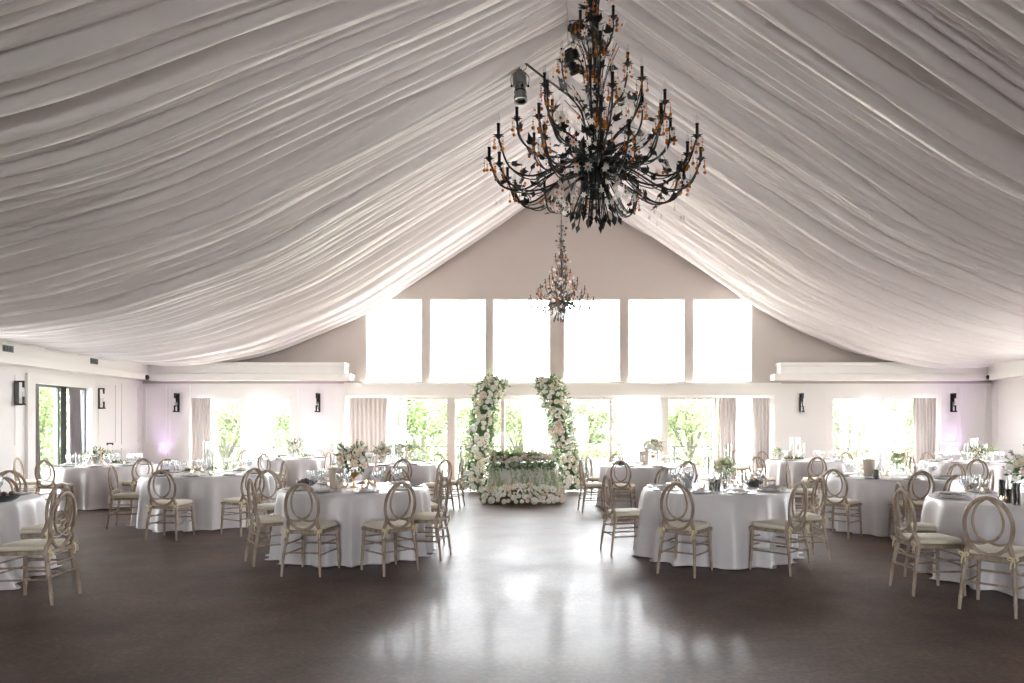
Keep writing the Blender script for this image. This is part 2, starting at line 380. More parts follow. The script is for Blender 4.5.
curtain('sheer_curtain', M['curtain'], xpx(717.5),xpx(735), .02, zt, YC, 5, .035, 'grey sheer curtain left of the bright slit at the right end of the glass doors')
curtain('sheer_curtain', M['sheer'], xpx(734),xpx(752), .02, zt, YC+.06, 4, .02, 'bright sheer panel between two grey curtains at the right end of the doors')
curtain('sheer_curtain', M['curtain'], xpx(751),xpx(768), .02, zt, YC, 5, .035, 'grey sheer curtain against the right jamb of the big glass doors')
curtain('sheer_curtain', M['sheer'], xpx(862),xpx(876), .02, zt, YC, 4, .03, 'white sheer swept to the post in the right back window', xpx(870),xpx(877))
curtain('sheer_curtain', M['sheer'], xpx(884.5),xpx(888), .3, zt, YC, 2, .015, 'sliver of white sheer right of the post in the right back window', xpx(884),xpx(886))
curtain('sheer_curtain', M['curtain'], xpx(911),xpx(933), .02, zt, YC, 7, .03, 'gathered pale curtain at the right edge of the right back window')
XC = XL-.04
curtain('heavy_curtain', M['dcurtain'], 15.64,15.86, .02, 2.5, XC, 3, .03, 'narrow grey curtain on the near jamb of the left wall window', axis='y')
curtain('heavy_curtain', M['dcurtain'], 16.76,17.22, .02, 2.5, XC+.02, 5, .05, 'full grey curtain hanging on the far half of the left wall window', axis='y')
MB().box(XC-.05,XC-.02,16.60,16.76,.02,2.5).build('door_frame_post', M['black'], None, smooth=False)
o = bpy.data.objects['door_frame_post']; struct(o); o.name = 'trim_8'

# ------------------------------------------------------------------ outside
def outside():
    struct(MB().box(-40,40,D+.3,D+7,-.35,-.15).box(-22,XL-.3,-6,D+7,-.35,-.15).box(XR+.3,22,-6,D+7,-.35,-.15).box(-30,30,-40,Y0-.3,-.35,-.15).build('ground', M['deck'], smooth=False))  # paving behind the front wall is unseen, extended against green bounce on the drapes
    g = MB(); g.add([(-160,-60,-.9),(160,-60,-.9),(160,200,-.9),(-160,200,-.9)],[(0,1,2,3)]); struct(g.build('ground', M['lawn'], smooth=False))
    rnd = random.Random(3); vs = []; NX = 90
    for j in range(10):
        for i in range(NX+1):
            x = -260+520*i/NX; t = j/9
            top = 8.0+1.2*sin(i*.16+1)+.8*sin(i*.41)+.4*sin(i*.9)
            vs.append((x, 120+60*t+rnd.uniform(-3,3), -1+top*sin(t*pi/2)))
    struct(MB().add(vs,[(j*(NX+1)+i,j*(NX+1)+i+1,(j+1)*(NX+1)+i+1,(j+1)*(NX+1)+i) for j in range(9) for i in range(NX)]).build('hill', M['hill']))
    # railing
    def rail(name, p0, p1, label):
        r = empty(name, (p0[0],p0[1],-.15), atan2(p1[1]-p0[1],p1[0]-p0[0]), label, 'railing')
        Lg = sqrt((p1[0]-p0[0])**2+(p1[1]-p0[1])**2)
        MB().box(0,Lg,-.03,.03,.99,1.03).build('top_rail', M['black'], r, smooth=False)
        MB().box(0,Lg,-.012,.012,.10,.13).build('bottom_rail', M['black'], r, smooth=False)
        b = MB(); n = int(Lg/.125)
        for i in range(n):
            x = Lg*(i+.5)/n; b.box(x-.007,x+.007,-.007,.007,.13,.99)
        tag(b.build('baluster', M['black'], r, smooth=False), kind='stuff')
        x = 0
        while x < Lg:
            MB().box(x-.03,x+.03,-.03,.03,0,1.0).build('post', M['black'], r, smooth=False); x += 1.9
    rail('terrace_railing', (-15,D+4.6), (15,D+4.6), 'black metal terrace railing with thin balusters beyond the glass doors')
    rail('terrace_railing', (-15,D+4.6), (-15,8), 'black metal railing seen through the left wall window')
    # planter with shrub behind right column
    for px, lb in ((586,'grey planter box with a leafy green shrub right of the flower column'),):
        s = F/(D+3.2); X = (px+8-PX0)/s
        t = empty('planter', (X,D+3.2,-.15), 0, lb, 'planter')
        MB().box(-.9,.9,-.2,.2,0,.62).box(-.93,.93,-.23,.23,.6,.66).build('planter_box', M['planter'], t, smooth=False)
        b = MB(); rr = random.Random(5)
        for i in range(700):
            a = rr.uniform(-.9,.9); h = rr.random(); q = Vector((a, rr.uniform(-.2,.2), .62+h*.5*(1-.3*abs(a))))
            b.leaf(q, (rr.uniform(-1,1),rr.uniform(-1,1),rr.uniform(0,1.2)), (rr.uniform(-1,1),rr.uniform(-1,1),1), .12,.06)
        b.build('foliage', M['tree2'], t)
    # trees
    protos = []
    for v in range(3):
        rr = random.Random(20+v); b = MB()
        blobs = [(rr.uniform(-1.8,1.8),rr.uniform(-1.5,1.5),rr.uniform(1.6,5.2),rr.uniform(.9,1.7)) for _ in range(9)]
        for i in range(3600):
            cx,cy,cz,r = blobs[i%9]; d = Vector((rr.gauss(0,1),rr.gauss(0,1),rr.gauss(0,1))).normalized(); q = Vector((cx,cy,cz))+d*r*rr.uniform(.65,1.05)
            b.leaf(q, (d.x+rr.uniform(-1,1),d.y+rr.uniform(-1,1),d.z+rr.uniform(-1,.6)), (rr.uniform(-1,1),rr.uniform(-1,1),1), .30,.17)
        crown = b
        tr = MB().tube(spline([(0,0,0),(.1,0,1.2),(-.1,.1,2.6),(.1,0,4.4)],5),[.17]*8+[.11]*8,7)
        for cx,cy,cz,r in blobs: tr.tube(spline([(0,0,1.3),(cx*.5,cy*.5,(1.3+cz)/2+.1),(cx,cy,cz)],4),[.09,.08,.07,.07,.06,.05,.05,.04,.03],5)
        protos.append((crown,tr))
    meshes = {}
    spots = [ # px, depth, scale, proto, material, label
     (422,27.5,.74,0,'tree','leafy green tree behind the railing seen left of the left flower column'),
     (520,33,.95,2,'tree2','pale green tree between the two flower columns'),
     (470,40,1.05,1,'tree2','soft green tree behind the left flower column'),
     (588,39,.62,0,'tree2','rounded pale green tree just right of the right flower column'),
     (690,31,.80,2,'tree2','yellow-green bushy tree in the pane right of the white sheer'),
     (650,40,.9,1,'tree2','pale tree behind the wide white sheer'),
     (225,30,.9,2,'tree2','light green tree in the left pane of the left back window'),
     (268,41,.95,1,'tree','green tree in the right pane of the left back window'),
     (840,29,.80,1,'tree2','bright green tree in the left pane of the right back window'),
     (903,33,.9,0,'tree2','green tree in the right pane of the right back window'),
     (745,36,.9,0,'tree','green tree behind the curtains at the right end of the doors')]
    for px,dp,sc_,v,mm,lb in spots:
        s = F/dp; t = empty('tree', ((px-PX0)/s, dp, -.9), px*.37, lb, 'tree'); k_ = (2.35+dp*.064)/(6.25,6.1,6.5)[v]; t.scale = (k_*sc_**0*1.15,k_*1.15,k_)
        for nm,b,m in (('crown',protos[v][0],M[mm]),('trunk',protos[v][1],M['bark'])):
            k = (nm,v,mm)
            if k not in meshes:
                o = b.build(nm, m, t); meshes[k] = o.data
            else:
                o = bpy.data.objects.new(nm, meshes[k]); C.objects.link(o); o.parent = t
    for (X,Y,sc_,v,lb) in ((-20.0,26.5,.75,0,'bright green tree outside the left wall window'),(-25,32,1.25,1,'tall blue-green tree further out beyond the left wall window')):
        t = empty('tree', (X,Y,-.9), 1, lb, 'tree'); t.scale = (sc_,)*3
        for nm,b,m in (('crown',protos[v][0],M['tree']),('trunk',protos[v][1],M['bark'])):
            k = (nm,v,'tree')
            if k in meshes:
                o = bpy.data.objects.new(nm, meshes[k]); C.objects.link(o); o.parent = t
            else: o = b.build(nm, m, t); meshes[k] = o.data
outside()

# ------------------------------------------------------------------ ceiling drapery
PX_ = [0,1.6,4.2,5.6,6.4,8.4,10.3,12.1]; PZ_ = [8.85,7.72,6.02,5.08,4.68,3.84,3.43,3.40]
def fold_fn(rs, vmin, vmax, seams, wmin=.09, wmax=.29):
    rr = np.random.RandomState(rs); pos = [vmin]
    while pos[-1] < vmax: pos.append(pos[-1]+wmin+(wmax-wmin)*rr.rand()**1.8)
    pos = np.array(pos); ht = .03+.10*rr.rand(len(pos))*(np.diff(pos,append=pos[-1]+.2)/.25)**.6
    skew = rr.uniform(.25,.75,len(pos))
    def f(v):
        i = np.clip(np.searchsorted(pos, v, side='right')-1, 0, len(pos)-2)
        t = (v-pos[i])/(pos[i+1]-pos[i]); t = np.clip(t,0,1)
        t = t**(np.log(.5)/np.log(skew[i]))
        return ht[i]*np.sqrt(np.clip(1-np.abs(2*t-1)**2.2,0,1))
    return f
def drape(side, seams, seed, label):
    vmin, vmax = Y0+.1, D-.03
    NV, NU = 2300, 120
    xe = (XL+cd+.0) if side < 0 else (XR-cd)
    u = np.linspace(0,1,NU+1); v = np.linspace(vmin, vmax, NV+1)
    # finer towards the far end
    U, V = np.meshgrid(u, v)
    ax = np.abs(xe-.1)*U
    rr = np.random.RandomState(seed)
    warp = lambda k: sum(rr.uniform(-1,1)*a*np.sin(U*fq*pi+V*w+rr.uniform(0,6)) for a,fq,w in ((.10,1.0,.35),(.06,2.2,.8),(.03,4.0,1.7)))
    f1, f2, f3 = fold_fn(seed, vmin-2, vmax+2, seams), fold_fn(seed+5, vmin-2, vmax+2, seams, .05,.2), fold_fn(seed+9, vmin-2, vmax+2, seams, .03,.08)
    w1 = .5+.5*np.sin(U*4.2+V*.9+seed); 
    near = np.clip((13-V)/10,0,1); h = (1.9+.3*near)*f1(V+warp(0))*(.75+.25*w1) + (.55-.25*near)*f2(V+warp(1)*1.3)*(1-.6*w1) + (.14-.08*near)*f3(V+warp(2))
    env = .45+.55*np.sin(np.clip(U,0,1)*pi)**.5
    h = h*env*1.5
    for sv in seams:
        d = (V+.25*np.sin(U*3+sv)-sv); h = h*(1-.7*np.exp(-(d/.10)**2)) - .30*np.exp(-(np.abs(d)/.07)**2)*env + .07*np.exp(-((d-.30)/.12)**2)*env
    g_ = np.linspace(0,12.6,400); zz = np.interp(g_, PX_, PZ_); kk = np.hanning(61); kk /= kk.sum(); zp = np.pad(zz,(30,30),mode='reflect',reflect_type='odd'); zz = np.convolve(zp,kk,mode='valid'); Z = np.interp(ax, g_, zz)
    if side > 0: ax2 = ax
    # a little less sag towards the camera
    Z = Z + .12*np.sin(U*pi)*np.clip((14-V)/14,0,1)
    dZ = np.gradient(Z, axis=1)/np.gradient(ax, axis=1)
    nl = np.sqrt(1+dZ**2)
    X = .1 + side*(ax + h*dZ/nl*1.0); Zf = Z - h/nl
    skew = np.zeros_like(V)
    if side < 0: skew = np.minimum(3.2, 6.0*(1-V/D))*np.clip(ax/8,0,1.35)
    Y = np.minimum(V - np.clip(skew,0,None), D-.02)
    X[:,0] = .1
    vs = np.stack([X,Y,Zf],-1).reshape(-1,3)
    idx = np.arange((NV+1)*(NU+1)).reshape(NV+1,NU+1)
    q = np.stack([idx[:-1,:-1],idx[:-1,1:],idx[1:,1:],idx[1:,:-1]],-1).reshape(-1,4)
    if side > 0: q = q[:,::-1]
    me = bpy.data.meshes.new('ceiling_drape')
    me.vertices.add(len(vs)); me.vertices.foreach_set('co', vs.ravel().astype('f'))
    me.loops.add(len(q)*4); me.loops.foreach_set('vertex_index', q.ravel().astype('i'))
    me.polygons.add(len(q)); me.polygons.foreach_set('loop_start', np.arange(0,len(q)*4,4,dtype='i'))
    try: me.polygons.foreach_set('loop_total', np.full(len(q),4,dtype='i'))
    except Exception: pass
    me.update(calc_edges=True); me.polygons.foreach_set('use_smooth', [True]*len(q)); me.materials.append(M['drape'])
    o = bpy.data.objects.new('ceiling_drape', me); C.objects.link(o); tag(o, label, 'drapery')
    return o
drape(-1, [3.4,6.4,9.45,12.3,15.45], 11, 'pleated silvery satin ceiling drapery swagged over the left roof slope')
drape(1, [5.6,8.4,11.0,14.4,17.2], 31, 'pleated silvery satin ceiling drapery swagged over the right roof slope')

# ------------------------------------------------------------------ dining chair
def chair_proto():
    r = empty('dining_chair', (0,0,0))
    W = M['wood']
    lean = lambda z: -.10*(z-.44) if z > .44 else -(.44-z)*.12
    # backrest ring and interlaced ovals
    cz, a, b = .685, .170, .228
    mb = MB()
    ring = [(a*sin(t), lean(cz+b*cos(t)), cz+b*cos(t)) for t in [2*pi*i/40 for i in range(40)]]
    mb.tube(ring, .0165, 8, closed=True, flat=.8, up=(0,1,0))
    for sg in (-1,1):
        cp = [(-.015,.222),(-.078,.16),(-.108,.06),(-.098,-.03),(-.055,-.095),(0,-.122),(.07,-.142),(.140,-.125)]
        p = spline([(sg*x, lean(cz+z)+sg*.004, cz+z) for x,z in cp], 4)
        mb.tube(p, .0115, 6, flat=.8, up=(0,1,0))
    mb.build('backrest', W, r)
    for sg in (-1,1):
        mb = MB(); pts = [(sg*.198,lean(0),0),(sg*.185,lean(.22),.22),(sg*.162,lean(.44)+.012,.44),(sg*.150,lean(.52),.52),(sg*.140,lean(.56),.56)]
        p = spline(pts,4); mb.tube(p, [.0125+.006*min(1,i/8) for i in range(len(p))], 8)
        for z,rr_ in ((.10,.0175),(.24,.019),(.36,.021)):
            x = sg*(.198-.068*z); mb.lathe([(.012,-.012),(rr_,-.004),(rr_,.004),(.012,.012)],8,(x,lean(z)+(.003 if z>.3 else 0),z))
        mb.build('leg', W, r)
        mb = MB(); mb.tube([(sg*.200,.405,0),(sg*.192,.395,.2),(sg*.182,.385,.44)],[.0125,.0165,.019],8)
        for z,rr_ in ((.10,.0185),(.24,.021),(.36,.022)):
            mb.lathe([(.012,-.012),(rr_,-.004),(rr_,.004),(.012,.012)],8,(sg*(.2-.04*z),.405-.045*z,z))
        mb.build('leg', W, r)
        for z in (.21,.31):
            MB().tube([(sg*(.198-.068*z),lean(z),z),(sg*(.2-.04*z),.405-.045*z,z)],.0088,6).build('stretcher', W, r)
    for z,y in ((.26,.395),(.345,.39),(.23,lean(.23)),(.33,lean(.33))):
        w = .2-.05*z; MB().tube([(-w,y,z),(w,y,z)],.0085,6).build('stretcher', W, r)
    fr = MB(); v = [(-.175,-.01),(.175,-.01),(.205,.20),(.205,.41),(-.205,.41),(-.205,.20)]
    fr.add([(x,y,.415) for x,y in v]+[(x,y,.448) for x,y in v],[tuple(range(5,-1,-1)),tuple(range(6,12))]+[(i,(i+1)%6,6+(i+1)%6,6+i) for i in range(6)])
    fr.build('seat_frame', W, r)
    cu = MB(); N = 28; prof = [(.93,.449),(1.0,.456),(1.02,.470),(1.0,.487),(.93,.496),(.6,.502),(.02,.504)]
    vs = []
    for k,z in prof:
        for i in range(N):
            t = 2*pi*i/N; c_,s_ = cos(t),sin(t); e = .35
            x = abs(c_)**e*(1 if c_>0 else -1); y = abs(s_)**e*(1 if s_>0 else -1)
            vs.append((x*(.196+.008*y)*k, .205+y*.205*k, z))
    cu.add(vs,[(j*N+i,j*N+(i+1)%N,(j+1)*N+(i+1)%N,(j+1)*N+i) for j in range(len(prof)-1) for i in range(N)]+[tuple(range(N-1,-1,-1)),tuple((len(prof)-1)*N+i for i in range(N))])
    c = cu.build('cushion', M['cushion'], r)
    for sg in (-1,1):
        t = MB(); x,y = sg*.172,-.022
        for dx,dz in ((-.03,.012),(.03,.012)):
            t.tube(spline([(x,y,.448),(x+dx*.7,y-.015,.448+dz*1.4),(x+dx*1.2,y-.012,.448),(x+dx*.6,y-.012,.438),(x,y,.446)],3),.004,4,flat=2)
        t.tube(spline([(x,y-.005,.446),(x-.012,y-.014,.41),(x-.018,y-.01,.37)],3),.004,4,flat=1.8)
        t.tube(spline([(x,y-.005,.446),(x+.014,y-.016,.415),(x+.012,y-.012,.385)],3),.004,4,flat=1.8)
        t.ball((x,y-.006,.446),.009,6)
        t.build('ribbon_tie', M['tie'], c)
    return r
CH = chair_proto(); freeze(CH)
chairs = [ # px, s, facing (deg clockwise from away), label
 # front left table (gold compote bouquet)
 (303,100.5,5,'oval-back chair with its back to us at the left front of the gold-compote bouquet table'),
 (399,98.5,-44,'oval-back chair turned left at the right front of the gold-compote bouquet table'),
 (441.5,88,-83,'side-on oval-back chair at the right side of the gold-compote table, nearer of the pair'),
 (436.5,76.5,-114,'side-on oval-back chair right of the gold-compote table, the farther of the pair'),
 (397,71.5,176,'pale chair facing us behind the glasses at the far right of the gold-compote table'),
 (254.5,92,54,'side-on oval-back chair facing right at the left side of the gold-compote table'),
 (269,76.5,132,'whitish oval-back chair behind the side-on chair left of the gold-compote table'),
 # front right
 (678,100,33,'dark-looking oval-back chair with its back to us at the left front of the grey-sign table'),
 (796,98.5,-42,'oval-back chair turned left at the right front of the grey-sign table'),
 (817,88,-94,'slim side-on oval-back chair at the right side of the grey-sign table'),
 (610,84.5,75,'side-on oval-back chair facing right at the left of the grey-sign table'),
 (667,72.5,160,'pale oval-back chair facing us behind the left of the grey-sign table'),
 # center right back
 (687,59,-20,'brown chair back rising behind the glasses in the middle of the grey-sign table'),
 (621,58,14,'oval-back chair, back to us, at the front of the table with the tall blush bouquet'),
 (583,56,80,'side-on oval-back chair nearest the right flower column'),
 (590,49,112,'pale oval-back chair at the far left of the tall blush bouquet table'),
 (617,44.5,165,'faint chair facing us at the back of the tall blush bouquet table'),
 # right back
 (758,50,40,'honey-coloured oval-back chair left of the far right greenery table, before the curtains'),
 (737,37.5,165,'pale oval-back chair facing us against the bright curtain near the right end of the doors'),
 (728.5,39,88,'side-on chair back beside the pale one in front of the right end curtains'),
 (790,61.5,118,'slanted side-on chair seen behind the right front chair of the grey-sign table'),
 (817,51,8,'whitened oval-back chair at the front of the far right greenery table'),
 (763,40,165,'chair top behind the folded paper box on the far right greenery table'),
 # right middle
 (835,74,44,'oval-back chair turned right at the left front of the middle right table'),
 (920,77,-2,'oval-back chair with its back to us at the right front of the middle right table'),
 (845,42,-130,'thin pale oval chair back under the left pane of the right back window'),
 (867,38,178,'chair back facing us under the post of the right back window'),
 (914,50,100,'pale side-on chair back below the right pane of the right back window'),
 (928,42,175,'pale chair back at the far left of the far right corner table'),
 (955,64,-110,'cream oval-back chair at the right end of the middle right table'),
 (977,55,28,'large-looking pale oval-back chair in front of the far right corner table'),
 (988,75,-68,'small brown side-on chair back just behind the big right corner table'),
 # front right corner
 (960,86,180,'cream oval-back chair facing us behind the front right corner table'),
 (989,126,48,'nearest grey oval-back chair with its back to us at the front right corner'),
 (907,111,88,'grey side-on chair facing right beside the front right corner table, the nearer one'),
 (904,98.5,100,'cream side-on chair just behind the grey one by the front right corner table'),
 # centre left back
 (402,55,-30,'brown oval-back chair, back to us, at the front of the far centre-left table'),
 (443.5,56,-52,'oval-back chair at the right front of the far centre-left table, turned left'),
 (459.5,53,-86,'side-on chair facing left next to the left flower column'),
 (437,44,-160,'chair back facing us at the rear right of the far centre-left table'),
 (377,46,170,'faint chair back behind the flowers of the far centre-left table'),
 # far left back
 (265,45,20,'small oval-back chair, back to us, at the front of the far left white bouquet table'),
 (327,41.5,-84,'side-on brown chair at the right of the far left white bouquet table'),
 (342,38,-140,'chair back at the rear right of the far left white bouquet table'),
 (246,38,150,'pale chair back against the left back window, right of the window post'),
 (318,37,185,'small chair back below the wall lamp left of the glass doors'),
 (282,57,-130,'slim side-on wooden chair between the two left tables'),
 # left middle
 (163,76,-2,'oval-back chair, back to us, at the left front of the middle left table'),
 (252,72,-58,'oval-back chair turned left at the right front of the middle left table'),
 (115.5,67,74,'white-edged side-on chair facing right at the left of the middle left table'),
 (142,54,-52,'white oval-back chair angled left at the right of the far left corner table'),
 (168,55,146,'chair top beyond the middle left table near the corner'),
 # far left corner
 (46,57,2,'oval-back chair turned right at the front left of the far left corner table'),
 (20,52.5,76,'side-on chair at the left edge facing the far left corner table'),
 # front left corner
 (60,117,-96,'nearest side-on oval-back chair at the front left corner'),
 (56,101,-94,'tan oval-back chair right behind the nearest one at the front left corner'),
 (10,77,132,'tall-looking slanted chair back beyond the dark bowl at the left edge'),
 (1,90,178,'chair back cut by the left edge of the picture behind the front left table'),
]
for i,(px,s,f,lb) in enumerate(chairs):
    o = CH if i == 0 else copy_tree(CH)
    o.location = at(px,s); o.rotation_euler = (0,0,-radians(f)); tag(o, lb, 'chair', 'oval-back dining chairs')

# ------------------------------------------------------------------ round tables
TB = { # name: (X,Y,r,descr)
 1:(-2.46,8.13,.85,'gold-compote table at front left'), 2:(1.81,8.02,.85,'grey-sign table at front right'),
 3:(-5.55,10.75,.92,'middle left table'), 4:(-8.9,13.3,.92,'far left corner table'), 5:(-6.66,16.7,.92,'far left white bouquet table'),
 6:(-3.43,13.9,.92,'far centre-left table'), 7:(1.67,13.3,.92,'tall blush bouquet table right of centre'), 8:(5.6,15.5,.92,'far right greenery table'),
 9:(4.88,10.15,.92,'middle right table'), 10:(8.85,14.85,.95,'far right corner table'), 11:(4.62,6.75,.9,'front right corner table'), 12:(-6.15,6.6,.9,'front left corner table')}
ZT = .765
def cloth_mesh(r, seed, flare=.13, tail=None):
    rr = random.Random(seed); N = 220; prof = [(.02,0),(r*.6,0),(r*.96,0),(r*.992,-.004),(r,-.014)]
    nf = rr.randint(14,18); ph = [rr.uniform(-.9,.9) for _ in range(3)]; vs = []
    for rad,dz in prof:
        for i in range(N): t = 2*pi*i/N; vs.append((rad*cos(t),rad*sin(t),ZT+dz))
    R = 18
    amp = [rr.uniform(.5,1.4) for _ in range(nf+1)]
    for j in range(1,R+1):
        q = j/R
        for i in range(N):
            t = 2*pi*i/N; tt = t+.12*sin(2*t+ph[0])+.07*sin(5*t+ph[1]); k = (tt/(2*pi)*nf) % nf; A = amp[int(k)]*(1-(k%1))+amp[(int(k)+1)%nf]*(k%1)
            w = cos(nf*tt)*.5+.5
            rad = r+.004+flare*q*.12+A*.105*(q**.55)*(w**1.7-.12)+.006*q*sin(31*t+ph[2])
            z = (ZT-.014)*(1-q)
            if j == R: z = .004
            ex = 0
            if tail:
                dt = (t-tail[0]+pi)%(2*pi)-pi; ex = tail[1]*math.exp(-(dt/.22)**2)*max(0,(q-.45)/.55)**2
            vs.append(((rad+ex)*cos(t),(rad+ex)*sin(t),z))
    for i in range(N):
        t = 2*pi*i/N; tt = t+.12*sin(2*t+ph[0]); j0 = len(vs)-N
        x,y,_ = vs[j0] if i else vs[j0]
        bx,by,_ = vs[(5+R-1)*N+i]; L = sqrt(bx*bx+by*by); e = .03+.03*sin(nf*tt+1)+.012*sin(17*t)
        vs.append((bx*(1+e/L),by*(1+e/L),.012+.006*sin(23*t)))
    rows = 5+R+1
    fs = [(a*N+i,(a+1)*N+i,(a+1)*N+(i+1)%N,a*N+(i+1)%N) for a in range(rows-1) for i in range(N)]+[tuple(range(N))]
    return MB().add(vs,fs)
for k,(X,Y,r,d) in TB.items():
    tail = {12:(-.35,.22),11:(-2.2,.1)}.get(k)
    o = cloth_mesh(r, 100+k, .16 if k in (3,) else .13, tail).build('tablecloth', M['cloth'], None, loc=(X,Y,0))
    tag(o, 'floor-length silvery grey satin cloth on the '+d, 'tablecloth', 'grey floor-length tablecloths')
    o.rotation_euler.z = 0

# ------------------------------------------------------------------ tableware protos
def solo(mb, name, m, loc, label, cat, group=None, rz=0, smooth=True):
    o = mb.build(name, m, None, smooth, loc); o.rotation_euler.z = rz; return tag(o, label, cat, group)
def dup(o, loc, rz, label, group=None):
    c = copy_tree(o); c.location = loc; c.rotation_euler = (0,0,rz); tag(c, label, None, group); return c
class Kit:
    """first use builds, later uses copy"""
    def __init__(s, fn, cat): s.fn = fn; s.p = None; s.cat = cat
    def put(s, loc, rz, label, group=None):
        if s.p is None:
            s.p = s.fn(); freeze(s.p); o = s.p
        else: o = copy_tree(s.p)
        o.location = loc; o.rotation_euler = (0,0,rz); o['label'] = label; o['category'] = s.cat
        if group: o['group'] = group
        elif 'group' in o: del o['group']
        return o
def f_wine():
    return MB().lathe([(.034,0),(.034,.003),(.006,.008),(.004,.05),(.004,.095),(.02,.112),(.036,.14),(.039,.17),(.033,.215),(.032,.215),(.037,.17),(.034,.142),(.018,.115),(.001,.108)],12,caps=False).build('wine_glass', M['crystal'])
def f_tumbler():
    return MB().lathe([(.001,0),(.034,0),(.037,.095),(.035,.095),(.032,.008),(.001,.008)],12,caps=False).build('tumbler', M['smoke'])
def f_plate():
    o = empty('place_setting_plate')
    MB().lathe([(.001,.001),(.10,.001),(.155,.012),(.156,.016),(.10,.007),(.001,.006)],24,caps=False).build('charger', M['china'], o)
    MB().lathe([(.001,.009),(.07,.009),(.108,.02),(.108,.024),(.07,.014),(.001,.013)],20,caps=False).build('dinner_plate', M['white'], o)
    return o
def f_napkin():
    mb = MB(); N=6; vs=[]
    for j in range(9):
        for i in range(N+1):
            u=i/N-.5; w=.055*(1+.25*sin(j*.9)); vs.append((u*2*w, (j/8-.5)*.24, .028+.008*cos(u*9)+.005*sin(j*1.7)))
    mb.add(vs,[(j*(N+1)+i,j*(N+1)+i+1,(j+1)*(N+1)+i+1,(j+1)*(N+1)+i) for j in range(8) for i in range(N)])
    return mb.build('napkin', M['napkin'])
def f_votive():
    o = empty('votive_candle')
    MB().lathe([(.001,0),(.028,0),(.033,.065),(.031,.065),(.026,.006),(.001,.006)],12,caps=False).build('glass_cup', M['crystal'], o)
    c = MB().lathe([(.001,.007),(.024,.007),(.025,.035),(.001,.036)],10,caps=False).build('wax', M['wax'], o)
    MB().lathe([(.001,.037),(.007,.045),(.005,.056),(.0005,.066)],8,caps=False).build('flame', M['flame'], o)
    return o
def f_hurr(h, w, m='crystal'):
    def f():
        return MB().lathe([(.001,0),(w,0),(w,h),(w-.003,h),(w-.003,.008),(.001,.008)],14,caps=False).build('candle_cylinder', M[m])
    return f
def f_taper(h, m):
    def f():
        o = empty('taper_candle')
        MB().lathe([(.001,0),(.03,0),(.03,.006),(.008,.012),(.008,.03),(.016,.036),(.016,.05),(.001,.05)],10,caps=False).build('holder', M['gold'], o)
        MB().lathe([(.011,.04),(.010,h),(.004,h+.01)],8).build('wax', M[m], o)
        MB().tube([(0,0,h),(0,0,h+.02)],.0015,4).build('wick', M['black'], o)
        return o
    return f
K = dict(wine=Kit(f_wine,'glass'), tumbler=Kit(f_tumbler,'glass'), plate=Kit(f_plate,'plate'), napkin=Kit(f_napkin,'napkin'), votive=Kit(f_votive,'candle'),
  tall=Kit(f_hurr(.50,.05),'candle holder'), mid=Kit(f_hurr(.38,.045),'candle holder'), low=Kit(f_hurr(.24,.05),'candle holder'), smoke=Kit(f_hurr(.13,.035,'smoke'),'candle holder'), smoket=Kit(f_hurr(.20,.032,'smoke'),'candle holder'),
  tap=Kit(f_taper(.30,'pwax'),'candle'), tapw=Kit(f_taper(.34,'wax'),'candle'), taps=Kit(f_taper(.2,'pwax'),'candle'), thick=None)

def rose_mb(rs, seed):
    rr = random.Random(seed); mb = MB()
    mb.ball((0,0,.3*rs),.42*rs,8,0,1.1)
    for L,(n,rad,open_,h) in enumerate(((3,.45,.25,.95),(5,.7,.5,.82),(6,1.0,.95,.55))):
        for k in range(n):
            a0 = 2*pi*k/n+L*.6+rr.uniform(-.1,.1); wd = 2*pi/n*.68; vs=[]
            for j in range(4):
                t = j/3
                for i in range(4):
                    u = i/3*2-1; a = a0+u*wd*(.5+.5*t)*(1-.25*t*t)
                    r_ = rs*rad*(.35+.65*t**.7)*(1+.05*abs(u)) ; z = rs*(h*t - open_*.35*t*t*t - .12*abs(u)*t)
                    vs.append((r_*cos(a),r_*sin(a),z))
            mb.add(vs,[(j*4+i,j*4+i+1,(j+1)*4+i+1,(j+1)*4+i) for j in range(3) for i in range(3)])
    return mb
ROSE = {}
def rose(size_key, col, parent, p, d, scale, name='rose'):
    k = col
    if k not in ROSE:
        o = rose_mb(1.0, hash(col)%97).build(name, M[col]); ROSE[k] = o.data; C.objects.unlink(o); bpy.data.objects.remove(o)
    o = bpy.data.objects.new(name, ROSE[k]); C.objects.link(o); o.parent = parent
    o.location = p; o.scale = (scale,)*3
    o.rotation_euler = Vector(d).to_track_quat('Z','X').to_euler(); return o
def leafcloud(mb, c, R, n, rr, L=.05, W=.022, sz=1.0, mi=0, front=False):
    for _ in range(n):
        d = Vector((rr.gauss(0,1),rr.gauss(0,1),rr.gauss(0,1))).normalized()
        p = Vector(c)+Vector((d.x*R,d.y*R,d.z*R*sz))*rr.uniform(.55,1.12)
        mb.leaf(p, (d.x+rr.uniform(-.8,.8),d.y+rr.uniform(-.8,.8),d.z+rr.uniform(-.5,.8)), (rr.uniform(-1,1),rr.uniform(-1,1),rr.uniform(0,1)), L*rr.uniform(.7,1.3), W*rr.uniform(.8,1.3), mi)
